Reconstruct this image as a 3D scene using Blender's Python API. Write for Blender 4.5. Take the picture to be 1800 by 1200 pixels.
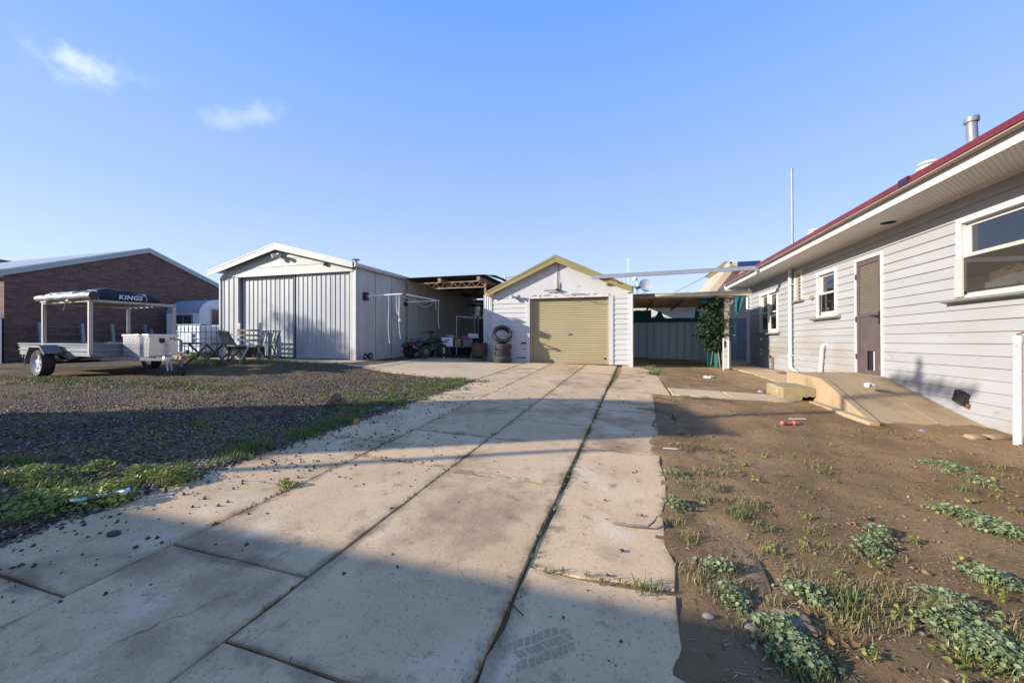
import bpy, bmesh, math, random
import numpy as np
from mathutils import Vector, Matrix, noise as mn

for o in list(bpy.data.objects): bpy.data.objects.remove(o)
SC = bpy.context.scene
C = SC.collection
R = math.radians
random.seed(7); rng = np.random.default_rng(7)

# ------------------------------------------------------------------ camera, sky, sun, exposure
cam = bpy.data.cameras.new('camera'); camo = bpy.data.objects.new('camera', cam); C.objects.link(camo)
cam.sensor_width = 36; cam.lens = 13.4; cam.clip_start = .05; cam.clip_end = 2000
cam.shift_y = -9/1800
YAW = math.atan(195/670)
camo.location = (0, 0, 1.2); camo.rotation_euler = (R(90), 0, YAW)
SC.camera = camo

SUN_TO = Vector((.876, .48, -.352)).normalized()          # the way the light travels
EL = math.asin(-SUN_TO.z)
sun = bpy.data.lights.new('sun', 'SUN'); suno = bpy.data.objects.new('sun', sun); C.objects.link(suno)
sun.energy = 3.95; sun.angle = R(.53); sun.color = (1, .925, .82)
suno.rotation_euler = SUN_TO.to_track_quat('-Z', 'Y').to_euler(); suno.location = (-20, -12, 15)

W = bpy.data.worlds.new('World'); SC.world = W; W.use_nodes = True
nt = W.node_tree; nt.nodes.clear()
N = nt.nodes.new; L = nt.links.new
out = N('ShaderNodeOutputWorld'); bg = N('ShaderNodeBackground'); sky = N('ShaderNodeTexSky')
sky.sky_type = 'NISHITA'; sky.sun_disc = False; sky.sun_elevation = EL
sky.sun_rotation = math.atan2(-SUN_TO.x, -SUN_TO.y) % (2*math.pi)
sky.altitude = 0; sky.air_density = 1.0; sky.dust_density = .25; sky.ozone_density = 1.6
bg.inputs['Strength'].default_value = .137
tc = N('ShaderNodeTexCoord')
def pxdir(px, py):
    a = (px-900)/670; b = (591-py)/670
    fw = Vector((-math.sin(YAW), math.cos(YAW), 0)); rt = Vector((math.cos(YAW), math.sin(YAW), 0))
    return (fw + rt*a + Vector((0, 0, b))).normalized()
def cloud(center, along, up, ra, rb, sc, amt):
    # a wisp: an ellipse in the sky, broken by noise
    acc = []
    for ax, r in ((along, ra), (up, rb)):
        d = N('ShaderNodeVectorMath'); d.operation = 'SUBTRACT'; L(tc.outputs['Generated'], d.inputs[0]); d.inputs[1].default_value = center
        p = N('ShaderNodeVectorMath'); p.operation = 'DOT_PRODUCT'; L(d.outputs[0], p.inputs[0]); p.inputs[1].default_value = ax/r
        q = N('ShaderNodeMath'); q.operation = 'POWER'; L(p.outputs['Value'], q.inputs[0]); q.inputs[1].default_value = 2
        acc.append(q)
    s = N('ShaderNodeMath'); L(acc[0].outputs[0], s.inputs[0]); L(acc[1].outputs[0], s.inputs[1])
    # only the half of the sky that holds the wisp
    h = N('ShaderNodeVectorMath'); h.operation = 'DOT_PRODUCT'; L(tc.outputs['Generated'], h.inputs[0]); h.inputs[1].default_value = center
    hg = N('ShaderNodeMath'); hg.operation = 'GREATER_THAN'; L(h.outputs['Value'], hg.inputs[0]); hg.inputs[1].default_value = .5
    n = N('ShaderNodeTexNoise'); n.inputs['Scale'].default_value = sc; n.inputs['Detail'].default_value = 7; n.inputs['Roughness'].default_value = .55
    L(tc.outputs['Generated'], n.inputs['Vector'])
    m = N('ShaderNodeMapRange'); m.inputs['From Min'].default_value = 1.0; m.inputs['From Max'].default_value = 0; L(s.outputs[0], m.inputs['Value'])
    a = N('ShaderNodeMath'); a.operation = 'MULTIPLY_ADD'; L(n.outputs['Fac'], a.inputs[0]); a.inputs[1].default_value = 4.2; a.inputs[2].default_value = -2.2
    b = N('ShaderNodeMath'); b.operation = 'ADD'; L(a.outputs[0], b.inputs[0]); L(m.outputs[0], b.inputs[1])
    k = N('ShaderNodeMapRange'); k.interpolation_type = 'SMOOTHSTEP'; k.inputs['From Min'].default_value = .30; k.inputs['From Max'].default_value = 1.55
    k.inputs['To Max'].default_value = amt; L(b.outputs[0], k.inputs['Value'])
    e = N('ShaderNodeMath'); e.operation = 'MULTIPLY'; L(k.outputs[0], e.inputs[0]); L(m.outputs[0], e.inputs[1])
    e2 = N('ShaderNodeMath'); e2.operation = 'MULTIPLY'; L(e.outputs[0], e2.inputs[0]); L(hg.outputs[0], e2.inputs[1])
    return e2
col = None
for (p, q, ra, rb, sc, amt) in [((70, 98), (200, 130), .17, .05, 10, .6), ((150, 118), (192, 140), .055, .035, 14, .6), ((430, 200), (570, 195), .13, .035, 13, .28)]:
    c0 = pxdir(*p); al = (pxdir(*q)-c0).normalized(); up = c0.cross(al).normalized(); al = up.cross(c0).normalized()
    cl = cloud(c0, al, up, ra, rb, sc, amt)
    mx = N('ShaderNodeMix'); mx.data_type = 'RGBA'; L(cl.outputs[0], mx.inputs['Factor'])
    if col is None: cl0 = mx
    else: L(col, mx.inputs[6])
    mx.inputs[7].default_value = (4.2, 4.5, 5.0, 1)
    col = mx.outputs[2]
# a deep, clean blue overhead that pales to the horizon, the same all the way round
sz = N('ShaderNodeSeparateXYZ'); L(tc.outputs['Generated'], sz.inputs[0])
cr = N('ShaderNodeValToRGB'); cr.color_ramp.elements[0].position = 0; cr.color_ramp.elements[1].position = 1
for i, (p, c) in enumerate(((0, (.48, .56, .74)), (.12, (.42, .52, .76)), (.30, (.295, .43, .79)), (.65, (.13, .305, .79)), (1, (.085, .24, .73)))):
    e = cr.color_ramp.elements[i] if i < 2 else cr.color_ramp.elements.new(p)
    e.position = p; e.color = (*c, 1)
L(sz.outputs['Z'], cr.inputs[0])
sc5 = N('ShaderNodeMix'); sc5.data_type = 'RGBA'; sc5.blend_type = 'MULTIPLY'; sc5.inputs['Factor'].default_value = 1; L(cr.outputs[0], sc5.inputs[6]); sc5.inputs[7].default_value = (5.0, 5.0, 5.0, 1)
mu = N('ShaderNodeMix'); mu.data_type = 'RGBA'; mu.inputs['Factor'].default_value = .86; L(sky.outputs['Color'], mu.inputs[6]); L(sc5.outputs[2], mu.inputs[7])
L(mu.outputs[2], cl0.inputs[6])
L(col, bg.inputs['Color']); L(bg.outputs[0], out.inputs['Surface'])

SC.view_settings.view_transform = 'Standard'; SC.view_settings.look = 'None'
SC.view_settings.exposure = 1.03; SC.view_settings.gamma = 1; SC.view_settings.use_curve_mapping = False
SC.render.engine = 'CYCLES'; SC.cycles.max_bounces = 6; SC.cycles.transparent_max_bounces = 12
try: SC.cycles.use_denoising = True
except Exception: pass

# ------------------------------------------------------------------ materials
_m = {}
def mat(name, c1, c2=None, scale=4, rough=.7, metal=0, bump=0, bscale=60, stain=None, vary=0, spec=.4, stretch=None, emit=None, detail=5, bdist=.01):
    """noise-mixed colour, optional stain=(colour, scale, lo, hi, amount[, zmax]), fine bump and a per-piece shift of tone"""
    if name in _m: return _m[name]
    m = bpy.data.materials.new(name); m.use_nodes = True; _m[name] = m
    t = m.node_tree; n = t.nodes.new; l = t.links.new
    b = t.nodes['Principled BSDF']; b.inputs['Roughness'].default_value = rough; b.inputs['Metallic'].default_value = metal
    b.inputs['Specular IOR Level'].default_value = spec
    tc = n('ShaderNodeTexCoord'); vec = tc.outputs['Object']
    if stretch:
        mp = n('ShaderNodeMapping'); mp.inputs['Scale'].default_value = stretch; l(vec, mp.inputs['Vector']); vec = mp.outputs[0]
    nz = n('ShaderNodeTexNoise'); nz.inputs['Scale'].default_value = scale; nz.inputs['Detail'].default_value = detail; nz.inputs['Roughness'].default_value = .62; l(vec, nz.inputs['Vector'])
    rp = n('ShaderNodeMapRange'); rp.inputs['From Min'].default_value = .32; rp.inputs['From Max'].default_value = .68; l(nz.outputs['Fac'], rp.inputs['Value'])
    mx = n('ShaderNodeMix'); mx.data_type = 'RGBA'; mx.inputs[6].default_value = (*c1, 1); mx.inputs[7].default_value = (*(c2 or [v*.82 for v in c1]), 1); l(rp.outputs[0], mx.inputs['Factor'])
    col = mx.outputs[2]
    stains = stain if isinstance(stain, list) else ([stain] if stain else [])
    for st in stains:
        sn = n('ShaderNodeTexNoise'); sn.inputs['Scale'].default_value = st[1]; sn.inputs['Detail'].default_value = 6; sn.inputs['Roughness'].default_value = .6; l(vec, sn.inputs['Vector'])
        sr = n('ShaderNodeMapRange'); sr.interpolation_type = 'SMOOTHSTEP'; sr.inputs['From Min'].default_value = st[2]; sr.inputs['From Max'].default_value = st[3]; sr.inputs['To Max'].default_value = st[4]; l(sn.outputs['Fac'], sr.inputs['Value'])
        f = sr.outputs[0]
        if len(st) > 5:
            sx = n('ShaderNodeSeparateXYZ'); l(tc.outputs['Object'], sx.inputs[0])
            zr = n('ShaderNodeMapRange'); zr.inputs['From Min'].default_value = st[5]; zr.inputs['From Max'].default_value = st[5]-.8; l(sx.outputs['Z'], zr.inputs['Value'])
            mu = n('ShaderNodeMath'); mu.operation = 'MULTIPLY'; l(f, mu.inputs[0]); l(zr.outputs[0], mu.inputs[1]); f = mu.outputs[0]
        m2 = n('ShaderNodeMix'); m2.data_type = 'RGBA'; l(f, m2.inputs['Factor']); l(col, m2.inputs[6]); m2.inputs[7].default_value = (*st[0], 1); col = m2.outputs[2]
    if vary:
        oi = n('ShaderNodeObjectInfo'); vr = n('ShaderNodeMapRange'); vr.inputs['To Min'].default_value = 1-vary; vr.inputs['To Max'].default_value = 1+vary; l(oi.outputs['Random'], vr.inputs['Value'])
        hv = n('ShaderNodeHueSaturation'); l(vr.outputs[0], hv.inputs['Value']); l(col, hv.inputs['Color']); col = hv.outputs[0]
    l(col, b.inputs['Base Color'])
    if bump:
        bn = n('ShaderNodeTexNoise'); bn.inputs['Scale'].default_value = bscale; bn.inputs['Detail'].default_value = 6; bn.inputs['Roughness'].default_value = .7; l(vec, bn.inputs['Vector'])
        bp = n('ShaderNodeBump'); bp.inputs['Strength'].default_value = bump; bp.inputs['Distance'].default_value = bdist; l(bn.outputs['Fac'], bp.inputs['Height']); l(bp.outputs[0], b.inputs['Normal'])
    return m

def glass(name, tint=(.02, .025, .03), amt=.9):
    """a pane: mirror-like by Fresnel, the rest part clear, part dusty"""
    if name in _m: return _m[name]
    m = bpy.data.materials.new(name); m.use_nodes = True; _m[name] = m
    t = m.node_tree; t.nodes.clear(); n = t.nodes.new; l = t.links.new
    o = n('ShaderNodeOutputMaterial'); fr = n('ShaderNodeFresnel'); fr.inputs['IOR'].default_value = 2.2
    tr = n('ShaderNodeBsdfTransparent'); tr.inputs['Color'].default_value = (amt, amt, amt, 1)
    df = n('ShaderNodeBsdfDiffuse'); df.inputs['Color'].default_value = (*tint, 1)
    gl = n('ShaderNodeBsdfGlossy'); gl.inputs['Roughness'].default_value = .02
    a = n('ShaderNodeMixShader'); a.inputs[0].default_value = .25; l(tr.outputs[0], a.inputs[1]); l(df.outputs[0], a.inputs[2])
    b = n('ShaderNodeMixShader'); l(fr.outputs[0], b.inputs[0]); l(a.outputs[0], b.inputs[1]); l(gl.outputs[0], b.inputs[2]); l(b.outputs[0], o.inputs['Surface'])
    return m

def leafmat(name, c1, c2, scale=3, tr=.25):
    """leaves: two tones by place plus a little light let through"""
    if name in _m: return _m[name]
    m = bpy.data.materials.new(name); m.use_nodes = True; _m[name] = m
    t = m.node_tree; n = t.nodes.new; l = t.links.new
    b = t.nodes['Principled BSDF']; b.inputs['Roughness'].default_value = .55; b.inputs['Specular IOR Level'].default_value = .35
    at = n('ShaderNodeAttribute'); at.attribute_name = 'tone'
    mx = n('ShaderNodeMix'); mx.data_type = 'RGBA'; mx.inputs[6].default_value = (*c1, 1); mx.inputs[7].default_value = (*c2, 1); l(at.outputs['Fac'], mx.inputs['Factor'])
    l(mx.outputs[2], b.inputs['Base Color'])
    tl = n('ShaderNodeBsdfTranslucent'); l(mx.outputs[2], tl.inputs['Color'])
    ms = n('ShaderNodeMixShader'); ms.inputs[0].default_value = tr; l(b.outputs[0], ms.inputs[1]); l(tl.outputs[0], ms.inputs[2])
    l(ms.outputs[0], t.nodes['Material Output'].inputs['Surface'])
    return m

# ------------------------------------------------------------------ mesh builder
class MB:
    def __init__(s): s.v = []; s.f = []
    def add(s, vs, fs, M=None):
        k = len(s.v)
        s.v += [tuple(M @ Vector(p)) for p in vs] if M is not None else [tuple(p) for p in vs]
        s.f += [tuple(i+k for i in f) for f in fs]; return s
    def bx(s, x0, x1, y0, y1, z0, z1, M=None):
        return s.add([(x0,y0,z0),(x1,y0,z0),(x1,y1,z0),(x0,y1,z0),(x0,y0,z1),(x1,y0,z1),(x1,y1,z1),(x0,y1,z1)],
                     [(0,3,2,1),(4,5,6,7),(0,1,5,4),(1,2,6,5),(2,3,7,6),(3,0,4,7)], M)
    def ext(s, poly, vec):                                # polygon (3-D points) swept along a vector
        n = len(poly); v = Vector(vec)
        vs = [tuple(p) for p in poly] + [tuple(Vector(p)+v) for p in poly]
        return s.add(vs, [tuple(range(n))[::-1], tuple(range(n, 2*n))] + [(i, (i+1) % n, (i+1) % n+n, i+n) for i in range(n)])
    def bar(s, p, q, w, h=None, up=(0, 0, 1)):             # rectangular bar from p to q
        p = Vector(p); q = Vector(q); d = (q-p).normalized(); h = h or w
        u = Vector(up)
        if abs(d.dot(u)) > .98: u = Vector((0, 1, 0)) if abs(d.y) < .9 else Vector((1, 0, 0))
        a = d.cross(u).normalized()*(w/2); b = a.cross(d).normalized()*(h/2)
        return s.add([p-a-b, p+a-b, p+a+b, p-a+b, q-a-b, q+a-b, q+a+b, q-a+b], [(0,3,2,1),(4,5,6,7),(0,1,5,4),(1,2,6,5),(2,3,7,6),(3,0,4,7)])
    def tube(s, pts, r, n=8):
        pts = [Vector(p) for p in pts]; k = len(s.v); m = len(pts)
        rr = r if isinstance(r, (list, tuple)) else [r]*m
        ref = Vector((0, 0, 1)); a = None
        for i, p in enumerate(pts):
            d = (pts[min(i+1, m-1)]-pts[max(i-1, 0)]).normalized()
            if a is None:
                a = d.cross(ref if abs(d.z) < .9 else Vector((1, 0, 0))).normalized()
            else: a = (a-d*a.dot(d)).normalized()
            b = d.cross(a)
            s.v += [tuple(p+(a*math.cos(t)+b*math.sin(t))*rr[i]) for t in [2*math.pi*j/n for j in range(n)]]
        for i in range(m-1):
            for j in range(n):
                s.f.append((k+i*n+j, k+i*n+(j+1) % n, k+(i+1)*n+(j+1) % n, k+(i+1)*n+j))
        s.f.append(tuple(k+j for j in range(n))[::-1]); s.f.append(tuple(k+(m-1)*n+j for j in range(n))); return s
    def lathe(s, prof, n=24, M=None, close=False):         # prof: (radius, height) round local z
        vs = []; fs = []; m = len(prof)
        for r, z in prof: vs += [(r*math.cos(2*math.pi*j/n), r*math.sin(2*math.pi*j/n), z) for j in range(n)]
        for i in range(m if close else m-1):
            i2 = (i+1) % m
            for j in range(n): fs.append((i*n+j, i*n+(j+1) % n, i2*n+(j+1) % n, i2*n+j))
        if not close:
            if prof[0][0] > 1e-4: fs.append(tuple(range(n))[::-1])
            if prof[-1][0] > 1e-4: fs.append(tuple((m-1)*n+j for j in range(n)))
        return s.add(vs, fs, M)
    def ball(s, c, r, n=8, m=6, M=None, jit=0):
        c = Vector(c); r = r if isinstance(r, (tuple, list)) else (r, r, r); vs = [(c.x, c.y, c.z-r[2])]; fs = []
        for i in range(1, m):
            t = -math.pi/2+math.pi*i/m
            for j in range(n):
                q = 1+jit*(random.random()*2-1); a = 2*math.pi*j/n
                vs.append((c.x+r[0]*q*math.cos(t)*math.cos(a), c.y+r[1]*q*math.cos(t)*math.sin(a), c.z+r[2]*q*math.sin(t)))
        vs.append((c.x, c.y, c.z+r[2])); e = len(vs)-1
        for j in range(n):
            fs.append((0, 1+(j+1) % n, 1+j)); fs.append((e, e-n+j, e-n+(j+1) % n))
            for i in range(m-2): fs.append((1+i*n+j, 1+i*n+(j+1) % n, 1+(i+1)*n+(j+1) % n, 1+(i+1)*n+j))
        return s.add(vs, fs, M)
    def sheet(s, p, u, wid, v, hgt, nrm, kind='corr', pitch=.076, depth=.016, hgt2=None, thick=0):
        """profiled metal: ribs run along v. hgt2: height at the far end of u (a raked top)"""
        p, u, v, nrm = Vector(p), Vector(u).normalized(), Vector(v).normalized(), Vector(nrm).normalized()
        xs = []
        if kind == 'corr':
            st = pitch/6; k = int(wid/st)
            xs = [(wid*i/k, depth*.5*(1+math.cos(2*math.pi*(wid*i/k)/pitch))) for i in range(k+1)]
        else:                                              # trapezoid ribs
            x = 0; e = min(pitch*.045, .02)
            xs = [(0, 0)]
            while x+pitch*.98 < wid+1e-6:
                c = x+pitch*.5
                xs += [(c-2*e, 0), (c-e, depth), (c+e, depth), (c+2*e, 0)]; x += pitch
            xs.append((wid, 0))
        k0 = len(s.v); h2 = hgt if hgt2 is None else hgt2
        for x, d in xs:
            h = hgt+(h2-hgt)*x/wid
            s.v.append(tuple(p+u*x+nrm*d)); s.v.append(tuple(p+u*x+nrm*d+v*h))
        for i in range(len(xs)-1): s.f.append((k0+2*i, k0+2*i+2, k0+2*i+3, k0+2*i+1))
        return s
    def mesh(s, name, m, smooth=True, ang=35):
        me = bpy.data.meshes.new(name); me.from_pydata(s.v, [], s.f)
        if len(s.v) < 6000:
            b = bmesh.new(); b.from_mesh(me); bmesh.ops.recalc_face_normals(b, faces=b.faces); b.to_mesh(me); b.free()
        me.materials.append(m)
        me.polygons.foreach_set('use_smooth', [smooth]*len(me.polygons))
        if smooth: me.set_sharp_from_angle(angle=R(ang))
        me.update(); return me

def rootloc(o):
    while o.parent: o = o.parent
    return Vector(o.location)
def P(mb, name, m, parent=None, w=False, bevel=0, smooth=True, kind=None, label=None, seg=2):
    """one mesh object; w: the builder's points are in world axes and are moved to the thing's base"""
    if w and parent is not None:
        d = rootloc(parent); mb.v = [(x-d.x, y-d.y, z-d.z) for x, y, z in mb.v]
    o = bpy.data.objects.new(name, mb.mesh(name, m, smooth)); C.objects.link(o)
    if parent: o.parent = parent
    if bevel:
        b = o.modifiers.new('edge', 'BEVEL'); b.width = bevel; b.segments = seg; b.limit_method = 'ANGLE'
    if kind: o['kind'] = kind
    if label: o['label'] = label
    return o
def tag(o, label, cat, group=None):
    o['label'] = label; o['category'] = cat
    if group: o['group'] = group
    return o
def thing(name, label, cat, loc=(0, 0, 0), rz=0, group=None):
    o = bpy.data.objects.new(name, None); C.objects.link(o); o.location = loc; o.rotation_euler = (0, 0, rz)
    o.empty_display_size = .2; return tag(o, label, cat, group)
def one(mb, name, m, label, cat, loc=(0, 0, 0), rz=0, group=None, bevel=0, smooth=True):
    o = P(mb, name, m, bevel=bevel, smooth=smooth); o.location = loc; o.rotation_euler = (0, 0, rz); return tag(o, label, cat, group)
def copy_tree(o, parent=None):
    c = o.copy(); C.objects.link(c); c.parent = parent
    for ch in [x for x in bpy.data.objects if x.parent == o]: copy_tree(ch, c)
    return c

# ------------------------------------------------------------------ lie of the land
def S(t): t = min(1, max(0, t)); return t*t*(3-2*t)
def G(x, y):
    d = x+6; s = -6+(d+math.sqrt(d*d+2.25))/2
    return .016*min(y, 40)+.1-.025*min(s, 8)+.1*S((-x-5)/2.2)*S((y-6.6)/2.2)*S((14.5-y)/3)
def at(px, py, dz=0):
    """the point of the ground that the photograph shows at this place"""
    a = (px-900)/670; b = (591-py)/670
    d = (-math.sin(YAW)+a*math.cos(YAW), math.cos(YAW)+a*math.sin(YAW), b); lo, hi = .1, 80
    for _ in range(50):
        m = (lo+hi)/2
        if 1.2+b*m-G(d[0]*m, d[1]*m)-dz > 0: lo = m
        else: hi = m
    return Vector((d[0]*lo, d[1]*lo, G(d[0]*lo, d[1]*lo)))
def fbm(x, y, sc, o=4): return mn.fractal(Vector((x*sc, y*sc, 3.7)), 1.0, 2.0, o)
# ------------------------------------------------------------------ ground
def xr(y): return .2+.055*(min(y, 8)-1.4)
def edge(x): return 7.09+(-2.87-x)*.30 if x > -6.8 else min(8.27+(-6.8-x)*.25, 8.72)
def pen(x, y):
    d = min(x+2.94, xr(y)-x, y+2, 12.4-y)
    if x < -2.5: d = max(d, min(y-edge(x), x+13, -2.5-x, 19-y))
    d = max(d, min(x-.2, 2.55-x, y-6.98, 7.8-y))
    return max(d, min(x-3.25, 4.6-x, y-8.9, 16-y), min(.9-x, x+.3, 16-y, y-7))
def terrain_mat():
    m = bpy.data.materials.new('ground_soil_and_gravel'); m.use_nodes = True; t = m.node_tree; n = t.nodes.new; l = t.links.new
    b = t.nodes['Principled BSDF']; b.inputs['Roughness'].default_value = .95; b.inputs['Specular IOR Level'].default_value = .15
    tc = n('ShaderNodeTexCoord'); v = tc.outputs['Object']
    def nz(s, d=6, r=.6):
        q = n('ShaderNodeTexNoise'); q.inputs['Scale'].default_value = s; q.inputs['Detail'].default_value = d; q.inputs['Roughness'].default_value = r; l(v, q.inputs['Vector']); return q.outputs['Fac']
    def mr(x, a, c, lo=0, hi=1):
        q = n('ShaderNodeMapRange'); q.interpolation_type = 'SMOOTHSTEP'; q.inputs['From Min'].default_value = a; q.inputs['From Max'].default_value = c; q.inputs['To Min'].default_value = lo; q.inputs['To Max'].default_value = hi; l(x, q.inputs['Value']); return q.outputs[0]
    def mx(f, a, c):
        q = n('ShaderNodeMix'); q.data_type = 'RGBA'; l(f, q.inputs['Factor'])
        for i, z in ((6, a), (7, c)):
            if isinstance(z, tuple): q.inputs[i].default_value = (*z, 1)
            else: l(z, q.inputs[i])
        return q.outputs[2]
    def ma(op, a, c):
        q = n('ShaderNodeMath'); q.operation = op
        for i, z in ((0, a), (1, c)):
            if isinstance(z, (int, float)): q.inputs[i].default_value = z
            else: l(z, q.inputs[i])
        return q.outputs[0]
    sx = n('ShaderNodeSeparateXYZ'); l(v, sx.inputs[0])
    vo = n('ShaderNodeTexVoronoi'); vo.inputs['Scale'].default_value = 55; l(v, vo.inputs['Vector'])
    vb = n('ShaderNodeSeparateColor'); l(vo.outputs['Color'], vb.inputs[0])
    # gravel: dark blue-grey chips with some brown and pale ones
    gr = mx(vb.outputs[0], (.016, .014, .011), (.19, .14, .095)); gr = mx(mr(vb.outputs[1], .78, .9), gr, (.25, .17, .11)); gr = mx(mr(nz(.7, 5), .46, .62), gr, (.24, .15, .08))
    gr = mx(ma('MULTIPLY', mr(nz(1.9, 6), .52, .66), .75), gr, (.17, .15, .06))
    # bare soil: brown, trodden pale near the house, with straw-coloured litter
    so = mx(mr(nz(1.3, 7), .35, .65), (.37, .235, .12), (.245, .15, .073)); so = mx(mr(nz(26, 4), .56, .7, 0, .55), so, (.085, .05, .026)); so = mx(mr(nz(48, 3), .60, .7, 0, .6), so, (.46, .34, .19))
    so = mx(ma('MULTIPLY', mr(nz(2.2, 6), .52, .66), .5), so, (.15, .125, .05))
    pale = mx(mr(nz(3.1, 6), .35, .7), (.42, .28, .14), (.32, .205, .10))
    nl = nz(.9, 5)
    px = ma('ADD', sx.outputs['X'], ma('MULTIPLY', ma('SUBTRACT', nl, .5), 1.6))
    # paler path beside the wall (it bends round the ramp) and beyond the yard
    f1 = ma('MULTIPLY', mr(px, 2.95, 3.5), mr(sx.outputs['Y'], 6.6, 5.2)); py = ma('ADD', sx.outputs['Y'], ma('MULTIPLY', ma('SUBTRACT', nl, .5), 2))
    f2 = ma('MULTIPLY', mr(px, 2.0, 2.9), mr(py, 8.0, 9.0))
    so = mx(ma('MAXIMUM', f1, f2), so, pale)
    g = mr(ma('ADD', sx.outputs['X'], ma('MULTIPLY', ma('SUBTRACT', nz(3, 5), .5), .9)), -2.75, -3.15)
    c = mx(g, so, gr); l(c, b.inputs['Base Color'])
    h1 = ma('MULTIPLY', vo.outputs['Distance'], -.9); h2 = nz(48, 8, .75)
    h = ma('ADD', ma('MULTIPLY', h1, g), ma('MULTIPLY', h2, 1.1))
    bp = n('ShaderNodeBump'); bp.inputs['Strength'].default_value = 1.0; bp.inputs['Distance'].default_value = .03; l(h, bp.inputs['Height']); l(bp.outputs[0], b.inputs['Normal'])
    return m
def axis(parts):
    r = []
    for a, b, s in parts: r += list(np.arange(a, b, s))
    return r
gx = [-600, -300, -150, -90, -60, -45, -36, -30, -26]+axis([(-23, -9, .22), (-9, -5, .12), (-5, 4.6, .055), (4.6, 8, .3)])+[8, 10, 14, 20, 30, 50, 90, 160, 320, 600]
gy = [-600, -300, -120, -60, -30, -18, -12, -9, -7, -5.5, -4.5, -3.5, -2.5, -1.5, -.7, 0, .3]+axis([(.55, 4.2, .055), (4.2, 8, .09), (8, 13, .16), (13, 20, .35)])+[20, 22, 25, 30, 38, 50, 80, 140, 300, 600]
vs = []; ny = len(gy)
def relief(x, y):
    near = S((12-abs(x+2))/8)*S((14-y)/5)*S((y+3)/3)
    if near <= 0: return 0
    r = .014*fbm(x, y, 1.1, 3)+.012*fbm(x+9, y, 4.5, 3)
    if x > .2: r += .012*fbm(x, y+5, 14, 3)
    else: r += .006*fbm(x, y+5, 16, 2)
    return r*near
def ground_z(x, y):
    d = pen(x, y); z = G(x, y)+relief(x, y)
    w = (.15 if x > -.15 and y < 7 else .06)*fbm(x, y+40, 2.8, 2)+.01
    if -2.94-.5 < x < xr(y)+.5 and abs(d) < .5: z += .022*S((.35-abs(d))/.35)*(1 if x < 0 else .6)
    k = S((d-w)/.07); return (G(x, y)+.003)*k+z*(1-k)
for x in gx:
    for y in gy: vs.append((x, y, ground_z(x, y)))
fs = [(i*ny+j, (i+1)*ny+j, (i+1)*ny+j+1, i*ny+j+1) for i in range(len(gx)-1) for j in range(ny-1)]
me = bpy.data.meshes.new('ground'); me.from_pydata(vs, [], fs); me.materials.append(terrain_mat()); me.polygons.foreach_set('use_smooth', [True]*len(fs))
ground = bpy.data.objects.new('ground', me); C.objects.link(ground); ground['kind'] = 'structure'

# concrete: driveway of poured slabs, the apron before the sheds, the garden path
conc = mat('weathered_concrete', (.65, .455, .26), (.53, .36, .195), 1.6, .92, bump=.5, bscale=70, bdist=.004, vary=.07, spec=.25, detail=8,
           stain=[((.29, .185, .105), 1.3, .50, .68, .8), ((.68, .53, .36), 2.3, .55, .70, .55), ((.36, .23, .13), 6.5, .57, .70, .5), ((.20, .135, .085), 7, .60, .72, .6), ((.17, .115, .075), 70, .57, .68, .6), ((.72, .56, .38), 120, .58, .68, .55), ((.25, .16, .10), 300, .60, .70, .4)])
conc2 = mat('apron_concrete', (.58, .435, .265), (.49, .36, .21), .9, .88, bump=.1, bscale=200, vary=.05, spec=.3, stain=[((.24, .18, .12), 1.5, .58, .75, .5)])
def slab(poly, parent, m=conc, dz=.016, name='slab', th=.09, jit=.006, step=.17, tilt=(0, 0), sub=True):
    c = Vector((sum(p[0] for p in poly)/len(poly), sum(p[1] for p in poly)/len(poly)))
    ol = []
    for i in range(len(poly)):
        a = Vector(poly[i][:2]); b = Vector(poly[(i+1) % len(poly)][:2]); k = max(1, int((b-a).length/step))
        for j in range(k):
            p = a+(b-a)*(j/k)
            q = jit*(0 if j == 0 else 1)
            ol.append(Vector((p.x+random.uniform(-q, q), p.y+random.uniform(-q, q))))
    n = len(ol); vs = []; eg = []
    def zz(p): return G(p.x, p.y)+dz+tilt[0]*(p.x-c.x)+tilt[1]*(p.y-c.y)
    inw = []
    for i in range(n):                                     # inward normals of the outline
        t = (ol[(i+1) % n]-ol[i]).normalized()+(ol[i]-ol[i-1]).normalized(); q = Vector((-t.y, t.x)).normalized()
        inw.append(q if q.dot(c-ol[i]) > 0 else -q)
    for ins, dd, e in ((0, -th, 1), (0, -.006, 1), (.005, 0, 1), (.035, 0, .8), (.13, 0, 0)):
        for i, p in enumerate(ol):
            q = p+inw[i]*ins*(1 if ins < .02 else random.uniform(.7, 1.2)); vs.append((q.x, q.y, zz(q)+dd+(random.uniform(-.003, .001) if ins == 0 else 0))); eg.append(e*random.uniform(.75, 1))
    fs = []
    for k in range(4):
        for i in range(n): fs.append((k*n+i, k*n+(i+1) % n, (k+1)*n+(i+1) % n, (k+1)*n+i))
    fs.append(tuple(4*n+i for i in range(n)))
    mb = MB(); mb.add(vs, fs); o = P(mb, name, m, parent, smooth=False)
    at_ = o.data.attributes.new('edge', 'FLOAT', 'POINT'); at_.data.foreach_set('value', eg); return o
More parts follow.
